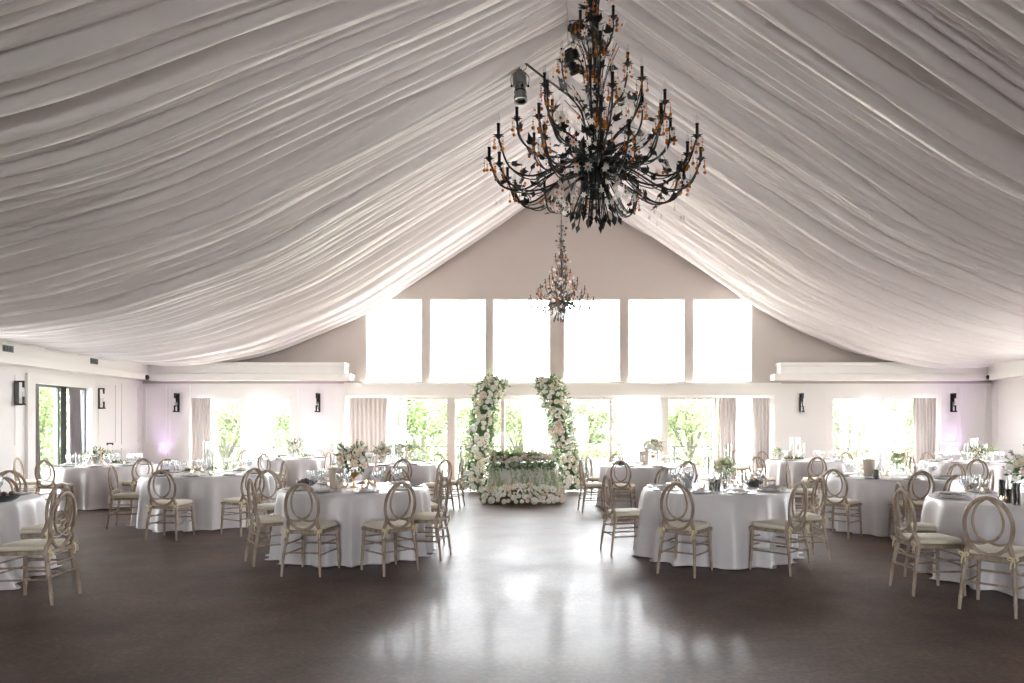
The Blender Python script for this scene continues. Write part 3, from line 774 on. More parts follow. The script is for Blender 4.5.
def bouquet(loc, R, label, seed, vessel='compote', nr=16, cols=('rose_w','rose_c','rose_p'), hz=.26, name='flower_centerpiece'):
    rr = random.Random(seed); o = empty(name, loc, 0, label, 'flower arrangement')
    if vessel == 'compote':
        MB().lathe([(.001,0),(.055,0),(.055,.006),(.012,.02),(.009,.06),(.014,.11),(.05,.14),(.075,.175),(.07,.175),(.04,.145),(.001,.14)],16,caps=False).build('compote', M['gold'], o)
    elif vessel == 'vase':
        MB().lathe([(.001,0),(.035,0),(.045,.05),(.03,.12),(.035,.16),(.032,.16),(.027,.12),(.04,.05),(.001,.008)],14,caps=False).build('vase', M['crystal'], o)
        b = MB()
        for i in range(7): a=i*.9; b.tube([(.015*cos(a),.015*sin(a),.01),(.02*cos(a+2),.02*sin(a+2),.17),(.5*R*cos(a+2),.5*R*sin(a+2),hz)],.0025,4)
        b.build('stems', M['green_stem'], o)
    elif vessel == 'pot':
        MB().lathe([(.001,0),(.05,0),(.065,.12),(.06,.12),(.046,.01),(.001,.01)],14,caps=False).build('vase', M['white'], o)
    b = MB(); leafcloud(b,(0,0,hz),R*.9,int(900*R+25),rr,.055,.024,.8)
    for _ in range(22):
        d = Vector((rr.gauss(0,1),rr.gauss(0,1),rr.uniform(-.2,1.6))).normalized(); q = Vector((0,0,hz))+d*R*1.0; e = q+d*R*.28
        b.tube([q*.6+Vector((0,0,hz))*.4,e],.0015,3)
        for j in range(6): b.leaf(q+(e-q)*(j/5), (d.x+rr.uniform(-1,1),d.y+rr.uniform(-1,1),d.z), (0,1,rr.random()), .035,.014)
    tag(b.build('foliage', M['leafl'] if vessel == 'vase' or R < .12 else M['leaf'], o), kind='stuff')
    for i in range(nr):
        z = 1-1.5*(i+.5)/nr; a = i*2.4+seed; rho = sqrt(max(0,1-z*z)); d = Vector((rho*cos(a),rho*sin(a),z))
        rose(0, rr.choice(cols), o, Vector((d.x*R*.9,d.y*R*.9,hz+d.z*R*.75)), d, R*rr.uniform(.22,.34))
    return o
def greenery(loc, L, label, seed, ang=0):
    rr = random.Random(seed); b = MB(); 
    for i in range(70):
        u = rr.uniform(-.5,.5); p = (u*L, rr.gauss(0,.025), .02+abs(rr.gauss(0,.022)))
        b.leaf(p,(rr.uniform(-1,1),rr.uniform(-1,1),rr.uniform(0,.8)),(0,0,1),.06,.026)
    b.tube([(-L/2,0,.01),(0,.01,.02),(L/2,0,.01)],.003,4)
    return solo(b,'greenery_sprig',M['leaf'],loc,label,'greenery',None,ang)
def bowl(loc, label, w=.13, fill=True):
    o = empty('stoneware_bowl', loc, 0, label, 'bowl')
    MB().lathe([(.001,0),(w*.5,0),(w*.8,.03),(w,.062),(w*1.02,.066),(w*.97,.066),(w*.75,.036),(w*.45,.012),(.001,.01)],24,caps=False).build('bowl_body', M['darkbowl'], o)
    if fill:
        rr = random.Random(int(loc[0]*100)); 
        for i in range(9):
            a=i*2.4; q=w*.55*sqrt((i+.5)/9); MB().ball((q*cos(a),q*sin(a),.055+.012*(i%3)),.026,8,0,.9).build('fruit', M['fruit' if i%3 else 'dried'], o)
    return o
def bucket(loc, label, h=.22, r=.085):
    n=20; mb=MB(); prof=[(.8,0),(.84,.02),(.97,h*.94),(1.05,h*.95),(1.05,h),(.9,h),(.75,.02)]
    vs=[]
    for k,z in prof:
        for i in range(n*2): rr_=r*k*(1+(.03 if i%2 else -.03)); vs.append((rr_*cos(pi*i/n),rr_*sin(pi*i/n),z))
    m2=n*2; mb.add(vs,[(j*m2+i,j*m2+(i+1)%m2,(j+1)*m2+(i+1)%m2,(j+1)*m2+i) for j in range(len(prof)-1) for i in range(m2)]+[tuple(range(m2-1,-1,-1)),tuple((len(prof)-1)*m2+i for i in range(m2))])
    return solo(mb,'ribbed_pot',M['ribbed'],loc,label,'pot')
def ts(px, ybase):     # a point on a table top from where its base shows
    s = (ybase-HY)/(HC-ZT-.003); return at(px, s, ZT+.002)
def clampT(k, p, mg=.06):
    X,Y,r,_ = TB[k]; d = Vector((p.x-X,p.y-Y)); L = d.length
    if L > r-mg: d *= (r-mg)/L
    return Vector((X+d.x,Y+d.y,p.z))
rt = random.Random(44)
settings_n = {1:9,2:9,3:9,4:9,5:8,6:8,7:8,8:8,9:9,10:9,11:9,12:8}
used = {k:[] for k in TB}
def free(k,p,md):
    for q,m_ in used[k]:
        if (Vector((p.x,p.y))-q).length < md+m_: return False
    return True
def mark(k,p,m_): used[k].append((Vector((p.x,p.y)),m_))
def put(k, kit, px, yb, label, rad=.05, rz=0, z=None):
    p = clampT(k, ts(px,yb)); 
    if z is not None: p.z = z
    mark(k,p,rad); return K[kit].put(p, rz, label)
# --- hand-placed pieces
def T(k,px,yb,rad=.06):
    p = clampT(k, ts(px,yb), .08); mark(k,p,rad); return p
# table 1
bouquet(T(1,354,487,.10), .185, 'full white and blush rose bouquet in a gold compote on the front left table', 1, 'compote', 24, hz=.33)
bucket(T(1,336,489,.09), 'pale ribbed wooden pot left of the gold compote', .24, .085)
bowl(T(1,307,486,.14), 'dark slate bowl at the left edge of the gold-compote table', .13)
for px,yb,l in ((331,482,'tall glass cylinder behind the ribbed pot, the left one'),(341,481,'tall glass cylinder behind the ribbed pot, the right one')): put(1,'tall',px,yb,l,.05)
put(1,'taps',335,483.5,'peach taper candle standing behind the ribbed wooden pot',.02)
put(1,'tap',375.5,486,'peach taper candle right of the gold-compote bouquet',.03)
put(1,'votive',345,488,'lit votive candle between ribbed pot and gold compote',.04); put(1,'votive',364,490,'lit votive candle just right of the gold compote foot',.04)
# table 2
def sign(p):
    n=14; w,h=.04,.19; pts=[(-w,0),(w,0)]+[(w*cos(pi*i/n),h-w+w*sin(pi*i/n)) for i in range(n+1)]
    m=len(pts); mb=MB().add([(x,-.006,z) for x,z in pts]+[(x,.006,z) for x,z in pts],[tuple(range(m)),tuple(range(2*m-1,m-1,-1))]+[(i,i+m,(i+1)%m+m,(i+1)%m) for i in range(m)])
    mb.box(-.05,.05,-.02,.02,-.001,.008)
    return solo(mb,'table_sign',M['sign'],p,'small arched grey table sign on the front right table','sign',smooth=False)
sign(T(2,688.5,488,.04))
bowl(T(2,754,486.5,.14),'dark slate bowl of figs at the right of the grey-sign table',.125)
bouquet(T(2,725,490,.06), .10, 'loose green and white posy in a clear vase on the grey-sign table', 5, 'vase', 13, hz=.24)
put(2,'smoke',712,490,'smoked glass cup beside the posy vase, the left one',.04); put(2,'smoke',717.3,491,'smoked glass cup beside the posy vase, the right one',.04)
put(2,'tap',723,480,'peach taper candle behind the posy on the grey-sign table',.02); put(2,'tapw',706,481,'ivory taper candle at the middle of the grey-sign table',.02)
put(2,'tall',731,482,'tall clear glass cylinder behind the posy of the grey-sign table',.05); put(2,'mid',707,484,'clear glass cylinder left of the smoked cups',.05)
put(2,'votive',702,490,'lit votive candle right of the grey sign',.04); put(2,'votive',735,487,'lit votive candle right of the posy vase',.04)
def plume(p, label, seed, h=.28):
    rr=random.Random(seed); o=empty('dried_plume_vase',p,0,label,'flower arrangement')
    MB().lathe([(.001,0),(.022,0),(.028,.04),(.012,.09),(.014,.11),(.011,.11),(.009,.09),(.024,.04),(.001,.006)],12,caps=False).build('bud_vase',M['crystal'],o)
    b=MB()
    for i in range(4):
        a=i*1.6; e=Vector((.035*cos(a),.035*sin(a),h+.03*(i%2))); b.tube([(0,0,.02),(0,0,.1),e],.003,4)
        for j in range(34):
            q=e+Vector((rr.gauss(0,.012),rr.gauss(0,.012),rr.uniform(-.08,.05))); b.leaf(q,(rr.uniform(-.5,.5),rr.uniform(-.5,.5),1),(1,0,0),.03,.008)
    b.build('plume',M['dried'],o); return o
plume(T(2,698,487,.04),'dusty pink dried plumes in a bud vase right of the grey sign',1); plume(T(2,713,483,.04),'blush dried plumes behind the smoked cups',2,.26)
# table 3
put(3,'tall',203,468,'tall glass candle cylinder left on the middle left table',.06); put(3,'tap',203,468,'peach taper inside the left glass cylinder of the middle left table',.0)
put(3,'tall',215,468.5,'tall glass candle cylinder right on the middle left table',.06); put(3,'tap',215,468.5,'peach taper inside the right glass cylinder of the middle left table',.0)
put(3,'tall',209,465,'tall glass cylinder behind the pair on the middle left table',.06)
greenery(T(3,213,471.5,.10),.46,'green leaf garland on the middle left table',6); greenery(T(3,191,473,.06),.2,'small green sprig left on the middle left table',7,.3)
put(3,'votive',193.5,474,'lit votive candle left on the middle left table',.04); put(3,'votive',211,475.5,'lit votive candle at the front of the middle left table',.04)
bowl(T(3,163,474,.1),'small dark bowl behind the left chair of the middle left table',.1,False)
# table 4
put(4,'thick' if K['thick'] else 'tap',90,463,'left peach taper candle on the far left corner table',.03); put(4,'tap',101,464,'right peach taper candle on the far left corner table',.03)
put(4,'mid',90,465,'glass cylinder at the left taper of the far left corner table',.0); put(4,'low',78,465,'low glass cylinder left on the far left corner table',.06)
bouquet(T(4,85,461,.1), .13, 'low white bouquet at the back of the far left corner table', 11, 'pot', 12, ('rose_w','rose_c'), .17)
bouquet(T(4,67,462,.08), .09, 'small white flower pot at the left end of the far left corner table', 12, 'pot', 8, ('rose_w','rose_c'), .14)
bouquet(T(4,112,461,.08), .10, 'small pale flower pot at the right of the far left corner table', 13, 'pot', 9, ('rose_w','rose_c','rose_p'), .14)
greenery(T(4,120,464.5,.08),.3,'green sprig at the right of the far left corner table',8)
def stand(p):
    o=empty('table_number_stand',p,0,'black-topped clear table stand on the far left corner table','stand')
    for sg in (-1,1): MB().tube([(sg*.05,0,0),(sg*.05,0,.40)],.005,6).build('rod',M['crystal'],o)
    MB().box(-.065,.065,-.012,.012,.39,.42).box(-.065,-.05,-.012,.012,.37,.42).box(.05,.065,-.012,.012,.37,.42).build('top_bar',M['black'],o,smooth=False); 
    MB().box(-.06,.06,-.03,.03,0,.01).build('base',M['black'],o,smooth=False)
stand(T(4,118.5,460,.06)); put(4,'votive',84,466,'lit votive candle at the front of the far left corner table',.04)
# table 5
bouquet(T(5,294,457,.10), .20, 'round white and green bouquet on the far left white bouquet table', 14, 'pot', 18, ('rose_w','rose_c'), .25)
for px,yb,l in ((281,458,'left'),(306,458,'middle'),(318,455,'right')): greenery(T(5,px,yb,.07),.26,'small green sprig on the white bouquet table, the %s one'%l,px)
# table 6
bouquet(T(6,382,463,.10), .17, 'pale rose bouquet left on the far centre-left table', 15, 'pot', 15, hz=.22)
bouquet(T(6,404,463,.10), .18, 'pale rose bouquet right on the far centre-left table', 16, 'pot', 15, hz=.24)
for px,yb,l in ((388,461,'left'),(393,463,'middle'),(398,461,'right')):
    put(6,'tall',px,yb,'tall glass cylinder between the two pale bouquets, the %s one'%l,.05); put(6,'tapw',px,yb,'ivory taper in the %s glass cylinder between the two pale bouquets'%l,.0)
# table 7
bouquet(T(7,653,463.5,.08), .19, 'blush and white bouquet on a gold compote on the table right of centre', 17, 'compote', 20, ('rose_p','rose_c','rose_w'), .34)
bucket(T(7,644,464,.1),'pale ribbed pot left of the blush bouquet',.26,.1)
put(7,'tall',668,461,'tall glass cylinder right of the blush bouquet, the left one',.06); put(7,'tall',674,463,'tall glass cylinder right of the blush bouquet, the right one',.06); put(7,'tapw',668,461,'ivory taper in the left cylinder by the blush bouquet',.0)
bowl(T(7,621.5,465.5,.12),'small dark bowl at the left front of the blush bouquet table',.11,False)
# table 8
for px,yb,l in ((786.5,458,'left'),(792,457.5,'middle'),(798,458.5,'right')):
    put(8,'tall',px,yb,'tall glass cylinder on the far right greenery table, the %s one'%l,.05); put(8,'tap',px,yb,'peach taper in the %s cylinder of the far right greenery table'%l,.0)
put(8,'mid',804,459,'shorter glass cylinder at the right of the far right greenery table',.05)
greenery(T(8,791,460.5,.08),.3,'bright green sprig on the far right greenery table, the left one',9); greenery(T(8,799,460.5,.06),.2,'bright green sprig on the far right greenery table, the right one',10,.4)
solo(MB().rbox(-.11,.11,-.06,.06,0,.18,.01),'paper_box',M['ribbed'],T(8,779,458,.12),'small peach paper box standing on the far right greenery table','box',None,.2)
bouquet(T(8,772,458.5,.08), .10, 'small white posy at the left end of the far right greenery table', 18, 'pot', 9, ('rose_w','rose_c'), .14)
# table 9
bucket(T(9,869,477,.09),'pale ribbed pot on the middle right table',.26,.08)
put(9,'tap',887,475.5,'peach taper candle standing right of the ribbed pot on the middle right table',.03); put(9,'tall',861,476,'tall glass cylinder left of the ribbed pot on the middle right table',.06)
put(9,'tall',878.5,473,'tall glass cylinder on the middle right table below the window post',.06); put(9,'tapw',878.5,473,'ivory taper in the cylinder below the window post',.0)
put(9,'smoke',871,480,'smoked cup in front of the ribbed pot, left one of the middle right pair',.03); put(9,'smoke',875.5,479.5,'smoked cup in front of the ribbed pot, right one of the middle right pair',.03)
bouquet(T(9,897,473,.07), .10, 'small pale bouquet right of the taper on the middle right table', 19, 'vase', 9, hz=.22)
plume(T(9,856,473,.05),'dusty pink dried plumes at the left of the middle right table',3,.3)
plume(T(9,906,474,.05),'tan dried plumes at the right of the middle right table',4,.3)
# table 10
for px,yb,l in ((966,460,'first from the left'),(975,459,'second from the left'),(980.5,459,'third from the left'),(985,461,'fourth from the left')):
    put(10,'tall' if px in (975,980.5) else 'mid',px,yb,'tall glass cylinder on the far right corner table, '+l,.05)
put(10,'tap',975,459,'peach taper in the second cylinder of the far right corner table',.0)
bouquet(T(10,977,461.5,.1), .15, 'low white bouquet before the cylinders of the far right corner table', 21, 'pot', 13, ('rose_w','rose_c'), .16)
bouquet(T(10,991,461,.1), .11, 'small cream flower pot right of the low white bouquet in the far right corner', 22, 'pot', 10, ('rose_w','rose_c'), .19)
# table 11
put(11,'smoket',1002.5,500,'smoked glass cylinder on the front right corner table, the left one',.05); put(11,'smoket',1016.5,505,'smoked glass cylinder on the front right corner table, the right one',.05)
put(11,'smoke',1009,503,'short smoked cup between two smoked cylinders',.04)
put(11,'tapw',1012.5,492,'tall white taper candle near the right edge of the picture',.03)
bouquet(T(11,1030,496,.12), .20, 'cream and green rose bouquet cut by the right edge of the picture', 23, 'pot', 20, ('rose_c','rose_w','rose_p'), .26)
put(11,'votive',982,494,'lit votive candle at the left of the front right corner table',.04); put(11,'votive',1001,503,'lit votive candle before the smoked cylinders',.04)
# table 12
bowl(T(12,22,502,.18),'wide dark stoneware bowl at the right rim of the front left corner table',.16)
# --- place settings
for k,(X,Y,r,d) in TB.items():
    n = settings_n[k]; off = rt.uniform(0,1)
    for i in range(n):
        a = 2*pi*(i+off)/n
        p = Vector((X+(r-.18)*cos(a),Y+(r-.18)*sin(a),ZT+.001))
        if k == 12 and (p.x+6.15)<-.5: continue
        if k == 11 and p.x > 5.0: continue
        if free(k,p,.10):
            K['plate'].put(p, a, 'pale charger and dinner plate laid on the '+d, 'plates on the '+d)
            if i % 2 == 0 or k in (1,2): K['napkin'].put(p, a+pi/2, 'folded linen napkin lying on a plate of the '+d, 'napkins on the '+d)
            mark(k,p,.0)
        for da,rd in ((.20,.33),(.36,.36)):
            q = Vector((X+(r-rd)*cos(a+da),Y+(r-rd)*sin(a+da),ZT+.001))
            if free(k,q,.04):
                K['wine'].put(q, 0, 'clear stemmed wine glass on the '+d, 'wine glasses on the '+d); mark(k,q,.038)
    for i in range(4):
        a = rt.uniform(0,6.28); q = Vector((X+.35*r*cos(a),Y+.35*r*sin(a),ZT+.001))
        if free(k,q,.045): K['votive'].put(q,0,'small lit votive candle near the middle of the '+d,'votives on the '+d); mark(k,q,.04)
# linen runner hanging off front left corner table
vs=[]; N=8; 
X,Y,r,_=TB[12]
for j in range(16):
    t=j/15
    for i in range(N+1):
        u=i/N-.5; a=-.62+u*.24; L_=t*.62
        if L_<.22: rad=r-.22+L_; z=ZT+.008
        else: rad=r+.012+.03*(L_-.22)+.012*sin(i*1.6)*(L_-.22)*3; z=ZT+.006-(L_-.22)
        vs.append((X+rad*cos(a),Y+rad*sin(a),z))
solo(MB().add(vs,[(j*(N+1)+i,j*(N+1)+i+1,(j+1)*(N+1)+i+1,(j+1)*(N+1)+i) for j in range(15) for i in range(N)]),'napkin',M['wcloth'],(0,0,0),'white napkin hanging over the rim of the front left corner table','napkin')

# ------------------------------------------------------------------ sweetheart table and flower columns
def column(name, path, label, seed, nr=95):
    rr = random.Random(seed); b0 = Vector(path[0][:3]); o = empty(name, (b0.x,b0.y,0), 0, label, 'flower arrangement')
    pts = spline([Vector(p[:3])-Vector((b0.x,b0.y,0)) for p in path], 8); rad = spline([(p[3],0,0) for p in path], 8); rad=[q.x for q in rad]
    MB().tube(pts, [max(.03,q*.42) for q in rad], 8).build('frame', M['leaf'], o)
    b = MB(); n = len(pts)
    for i in range(4200):
        t = rr.random()*(n-1); k = int(t); p = pts[k].lerp(pts[min(n-1,k+1)], t-k); R = rad[k]
        a = rr.uniform(0,2*pi); d = Vector((cos(a),sin(a),rr.uniform(-.4,.5)))
        q = p+d*R*rr.uniform(.5,1.0)
        if q.z < .015: q.z = rr.uniform(.015,.1)
        L=rr.uniform(.05,.10)
        b.leaf(q,(d.x+rr.uniform(-.9,.9),d.y+rr.uniform(-.9,.9),d.z+rr.uniform(-.6,1.0) if q.z>.15 else rr.uniform(0,1)),(rr.uniform(-1,1),rr.uniform(-1,1),rr.random()),L,L*.42)
    tag(b.build('foliage', M['leaf'], o), kind='stuff')
    b = MB()
    for i in range(90):
        t = rr.random()*(n-1); k = int(t); R = rad[k]; a = rr.uniform(0,2*pi); d = Vector((cos(a),sin(a),rr.uniform(-.2,.9))).normalized()
        if k > n-5: d = (d+Vector((0,0,1.2))).normalized()
        q = pts[k]+d*R*.8; e = q+d*rr.uniform(.12,.3)
        if q.z<.05: continue
        b.tube([q,e],.004,3)
        for j in range(12): b.leaf(q+(e-q)*(j/11),(d.x+rr.uniform(-1,1),d.y+rr.uniform(-1,1),d.z+rr.uniform(-.5,.5)),(rr.random(),-1,rr.random()),.05,.02)
    tag(b.build('light_sprays', M['leafl'], o), kind='stuff')
    sr = MB()
    for i in range(150):
        t = rr.random()*(n-1); k = int(t); a = rr.gauss(1.5*pi,1.1); d = Vector((cos(a),sin(a),rr.uniform(-.2,.5))).normalized(); q = pts[k]+Vector((d.x,d.y,d.z*.5))*rad[k]*rr.uniform(.9,1.1); q.z=max(q.z,.05)
        m_ = rose_mb(rr.uniform(.026,.042), i); m_.xf(Matrix.Translation(q) @ d.to_track_quat('Z','X').to_matrix().to_4x4()); sr.add(m_.v, m_.f)
    tag(sr.build('small_roses', M['rose_w'], o), kind='stuff')
    done = []
    tries = 0
    while len(done) < nr and tries < 4000:
        tries += 1
        t = rr.random()*(n-1); k = int(t); R = rad[k]; a = rr.gauss(1.5*pi,.62) if len(done)<nr*.85 else rr.uniform(0,pi)
        d = Vector((cos(a),sin(a),rr.uniform(-.1,.45))).normalized(); q = pts[k]+Vector((d.x,d.y,d.z*.6))*R*.95
        if q.z < .07: q.z = .07
        s_ = rr.choice((.055,.062,.07,.08,.095))
        if any((q-w).length < (s_+v)*.82 for w,v in done): continue
        done.append((q,s_)); rose(0, rr.choices(('rose_w','rose_c','rose_p'),(6,3,1.2))[0], o, q, d, s_)
    return o
Yc = F/42.4
cx = lambda px: (px-PX0)/42.4
column('flower_column', [(cx(476),Yc,.05,.36),(cx(477),Yc,.35,.36),(cx(480),Yc,.8,.29),(cx(481),Yc,1.35,.30),(cx(484),Yc,1.9,.32),(cx(490),Yc,2.4,.34),(cx(498),Yc,2.66,.26)],
  'tall column of white roses and greenery standing left of the sweetheart table', 51, 99)
column('flower_column', [(cx(572),Yc,.05,.33),(cx(571),Yc,.35,.33),(cx(567),Yc,.8,.27),(cx(562),Yc,1.35,.29),(cx(558),Yc,1.9,.32),(cx(551),Yc,2.4,.31),(cx(545),Yc,2.66,.22)],
  'tall column of white roses and greenery standing right of the sweetheart table', 52, 99)
# sweetheart table
st = 48.5; sx0, sx1 = (490-PX0)/st, (556-PX0)/st; sy0, sy1 = F/st, F/st+.75
N=160; vs=[]; per=[]
def rrect(t, e):
    w=(sx1-sx0)/2+e; h=(sy1-sy0)/2+e; c,s=cos(t),sin(t); k=.22
    return ((sx0+sx1)/2+w*abs(c)**k*(1 if c>0 else -1), (sy0+sy1)/2+h*abs(s)**k*(1 if s>0 else -1))
rows=[(-.5,ZT),(-.02,ZT),(0,ZT-.012)]+[(None,q/10) for q in range(1,11)]
for e,z in rows:
    for i in range(N):
        t=2*pi*i/N
        if e is None:
            q=z; p=rrect(t,.02+.05*q+.03*q*sin(22*t+sin(5*t))); vs.append((p[0],p[1],max(.004,(ZT-.012)*(1-q))))
        elif e==-.5:
            p=rrect(t,0); vs.append(((sx0+sx1)/2+(p[0]-(sx0+sx1)/2)*.1,(sy0+sy1)/2+(p[1]-(sy0+sy1)/2)*.1,z))
        else: p=rrect(t,e); vs.append((p[0],p[1],z))
o=MB().add(vs,[(a*N+i,(a+1)*N+i,(a+1)*N+(i+1)%N,a*N+(i+1)%N) for a in range(len(rows)-1) for i in range(N)]+[tuple(range(N))]).build('tablecloth', M['wcloth'])
tag(o,'white floor-length cloth on the small sweetheart table between the flower columns','tablecloth')
# garland
rr=random.Random(8); g=empty('table_garland',((sx0+sx1)/2,sy0+.08,ZT+.005),0,'garland of white roses and leaves along the top of the sweetheart table','garland')
b=MB(); W_=(sx1-sx0)
for i in range(1500):
    u=rr.uniform(-.5,.5)*W_*.96; d=Vector((rr.gauss(0,1),rr.gauss(0,1),rr.gauss(0,1))).normalized(); R=.13*(1+.2*sin(u*9))
    q=Vector((u,-.03+d.y*R,.06+abs(d.z)*R*.8)); 
    if i%4==0: q=Vector((u,-.15-rr.uniform(0,.03),rr.uniform(-.12,.05)))
    b.leaf(q,(d.x+rr.uniform(-.6,.6),d.y-.3,d.z+rr.uniform(-.6,.4)),(rr.random(),-1,rr.random()),.075,.03)
tag(b.build('foliage',M['leaf'],g),kind='stuff')
b=MB()
for i in range(120):
    u=rr.uniform(-.5,.5)*W_; q=Vector((u,rr.uniform(-.12,.1),.14)); e=q+Vector((rr.uniform(-.1,.1),rr.uniform(-.05,.05),rr.uniform(.06,.2)))
    b.tube([q,e],.003,3)
    for j in range(8): b.leaf(q+(e-q)*(j/7),(rr.uniform(-1,1),rr.uniform(-1,1),rr.uniform(0,1)),(0,-1,.3),.045,.02)
tag(b.build('light_sprays',M['leafl'],g),kind='stuff')
for i in range(34):
    u=(i+.5)/34-.5; d=Vector((rr.uniform(-.4,.4),-1,rr.uniform(.0,1.2))).normalized()
    rose(0,rr.choice(('rose_w','rose_w','rose_c','rose_p')),g,Vector((u*W_*.95,-.05+d.y*.11,.05+d.z*.12+rr.uniform(-.05,.02))),d,rr.uniform(.045,.065))
b=MB()
for i in range(20):
    u=rr.uniform(-.5,.5)*W_*1.02; L_=rr.uniform(.15,.5); x=u
    top=Vector((x,-.17,.02)); pts=[top+Vector((.02*sin(k+i),-.03-.015*k*.4,-L_*k/5)) for k in range(6)]
    b.tube(pts,.0025,3)
    for j in range(int(L_*60)):
        q=pts[min(5,int(j/(L_*60)*5))]+Vector((rr.uniform(-.02,.02),rr.uniform(-.02,.02),rr.uniform(-.08,.08)))
        if q.z < -.70: q.z=-.70
        b.leaf(q,(rr.uniform(-.7,.7),rr.uniform(-.7,.2),-1 if rr.random()<.6 else .3),(0,-1,0),.045,.018)
tag(b.build('trailing_tendrils',M['leafl'],g),kind='stuff')
# ground meadow in front
mx,my=(522-PX0)/50.2,F/50.2
g=empty('floor_flowers',(mx,my,0),0,'low bank of roses and greenery on the floor before the sweetheart table','flower arrangement')
b=MB(); W2=80/50.2
for i in range(3200):
    u=rr.uniform(-.5,.5)*W2; y=rr.uniform(-.26,.2)*(1-.5*abs(u)); z=rr.uniform(.01,.26)*(1-.35*abs(u)); L=rr.uniform(.05,.1)
    b.leaf((u,y,z),(rr.uniform(-1,1),rr.uniform(-1,.5),rr.uniform(.0,1)),(rr.random(),-1,rr.random()),L,L*.4)
tag(b.build('foliage',M['leaf'],g),kind='stuff')
b=MB()
for i in range(75):
    u=rr.uniform(-.5,.5)*W2; q=Vector((u,rr.uniform(-.1,.2),.2)); e=q+Vector((rr.uniform(-.12,.12),rr.uniform(-.1,.05),rr.uniform(.15,.45)))
    b.tube([q,e],.003,3)
    for j in range(12): b.leaf(q+(e-q)*(j/11),(rr.uniform(-1,1),rr.uniform(-1,1),rr.uniform(0,1)),(0,-1,.3),.045,.018)
tag(b.build('light_sprays',M['leafl'],g),kind='stuff')
done=[]; tr=0
while len(done)<80 and tr<5000:
    tr+=1; u=rr.uniform(-.5,.5)*W2; z=rr.uniform(.05,.38)*(1-.3*abs(u)); y=-.30+.26*(z/.38)**2+.15*abs(u)**2; s_=rr.choice((.042,.052,.062,.074)); q=Vector((u,y,z))
    if any((q-w).length<(s_+v)*.8 for w,v in done): continue
    done.append((q,s_)); rose(0,rr.choices(('rose_w','rose_c','rose_p'),(5,3,2))[0],g,q,Vector((u*.4,-1,.3+z)),s_)

# ------------------------------------------------------------------ sconces, vents, cameras
def sconce(p, rz, label):
    o = empty('wall_sconce', p, rz, label, 'wall lamp')      # wall behind at +y local, lamp projects to -y
    MB().box(-.055,.055,-.02,0,-.27,.27).build('wall_plate', M['black'], o, smooth=False)
    MB().box(-.02,.02,-.17,-.02,.235,.27).box(-.02,.02,-.17,-.145,.12,.235).build('top_arm', M['black'], o, smooth=False)
    MB().box(-.045,.045,-.18,-.02,-.27,-.235).box(-.02,.02,-.175,-.15,-.235,-.08).build('tray', M['black'], o, smooth=False)
    MB().lathe([(.036,-.235),(.038,-.235),(.038,.02),(.036,.02)],12,(0,-.10,0),caps=False).build('glass_chimney', M['crystal'], o)
    MB().lathe([(.02,-.235),(.02,-.12),(.001,-.118)],10,(0,-.10,0)).build('candle', M['wax'], o)
zs = 2.24
for px,l in ((178,'black framed wall sconce left of the left back window'),(318.5,'black framed wall sconce between left back window and glass doors'),
             (801,'black framed wall sconce between glass doors and right back window'),(952,'black framed wall sconce right of the right back window')):
    sconce((xpx(px),D-.026,zpx(402.8)),0,l)
for y,l in ((F*12.08/(PX0-16),'black framed wall sconce on the left wall nearer than its window'),(F*12.08/(PX0-97.5),'black framed wall sconce on the left wall beyond its window')):
    sconce((XL+.026,y,2.27),radians(90),l)
def vent(y,l):
    o = empty('air_vent',(XL+cd+.0,y,3.17),0,l,'vent')
    MB().box(0,.008,-.14,.14,-.07,.07).build('frame',M['steel'],o,smooth=False)
    for k in range(3): MB().box(.006,.02,-.115+.08*k,-.055+.08*k,-.05,.05).build('louvre',M['planter'],o,smooth=False)
vent(F*11.72/(PX0-8),'small grey vent grille on the left cornice near the edge of the picture'); vent(F*11.72/(PX0-94),'small grey vent grille on the left cornice above the left wall window')
def cam(p,l):
    o=empty('security_camera',p,0,l,'camera'); MB().box(-.05,.05,0,.05,-.04,.04).build('mount',M['white'],o,smooth=False)
    MB().ball((0,-.03,-.01),.075,14).build('dome',M['black'],o)
cam((xpx(147.7,35.5),D-cd-.11,2.94),'small black dome camera in the left back corner'); cam((xpx(987.5,35.5),D-cd-.11,2.94),'small black dome camera in the right back corner')

# uplights
def uplight(px,l,pw=34):
    x=xpx(px); o=empty('uplight',(x,D-.35,0),0,l,'uplight')
    MB().lathe([(.001,0),(.07,0),(.08,.02),(.08,.12),(.07,.14),(.001,.14)],14,caps=False).build('housing',M['black'],o)
    MB().lathe([(.001,.141),(.06,.142),(.06,.146),(.001,.147)],14,caps=False).build('lens',mat('violet_lens',(.5,.4,.9),.2,emit=((.62,.48,1),4)),o)
    ld=bpy.data.lights.new('uplight_beam','SPOT'); ld.energy=pw; ld.color=(.78,.50,1.0); ld.spot_size=radians(50); ld.spot_blend=.9; ld.shadow_soft_size=.06
    lo=bpy.data.objects.new('uplight_beam',ld); C.objects.link(lo); lo.parent=o; lo.location=(0,0,.17); lo.rotation_euler=(radians(180-10),0,0)
uplight(165,'violet floor uplight at the wall left of the left back window',22); uplight(316,'violet floor uplight at the wall under the sconce left of the doors',24); uplight(952,'violet floor uplight at the wall right of the right back window')

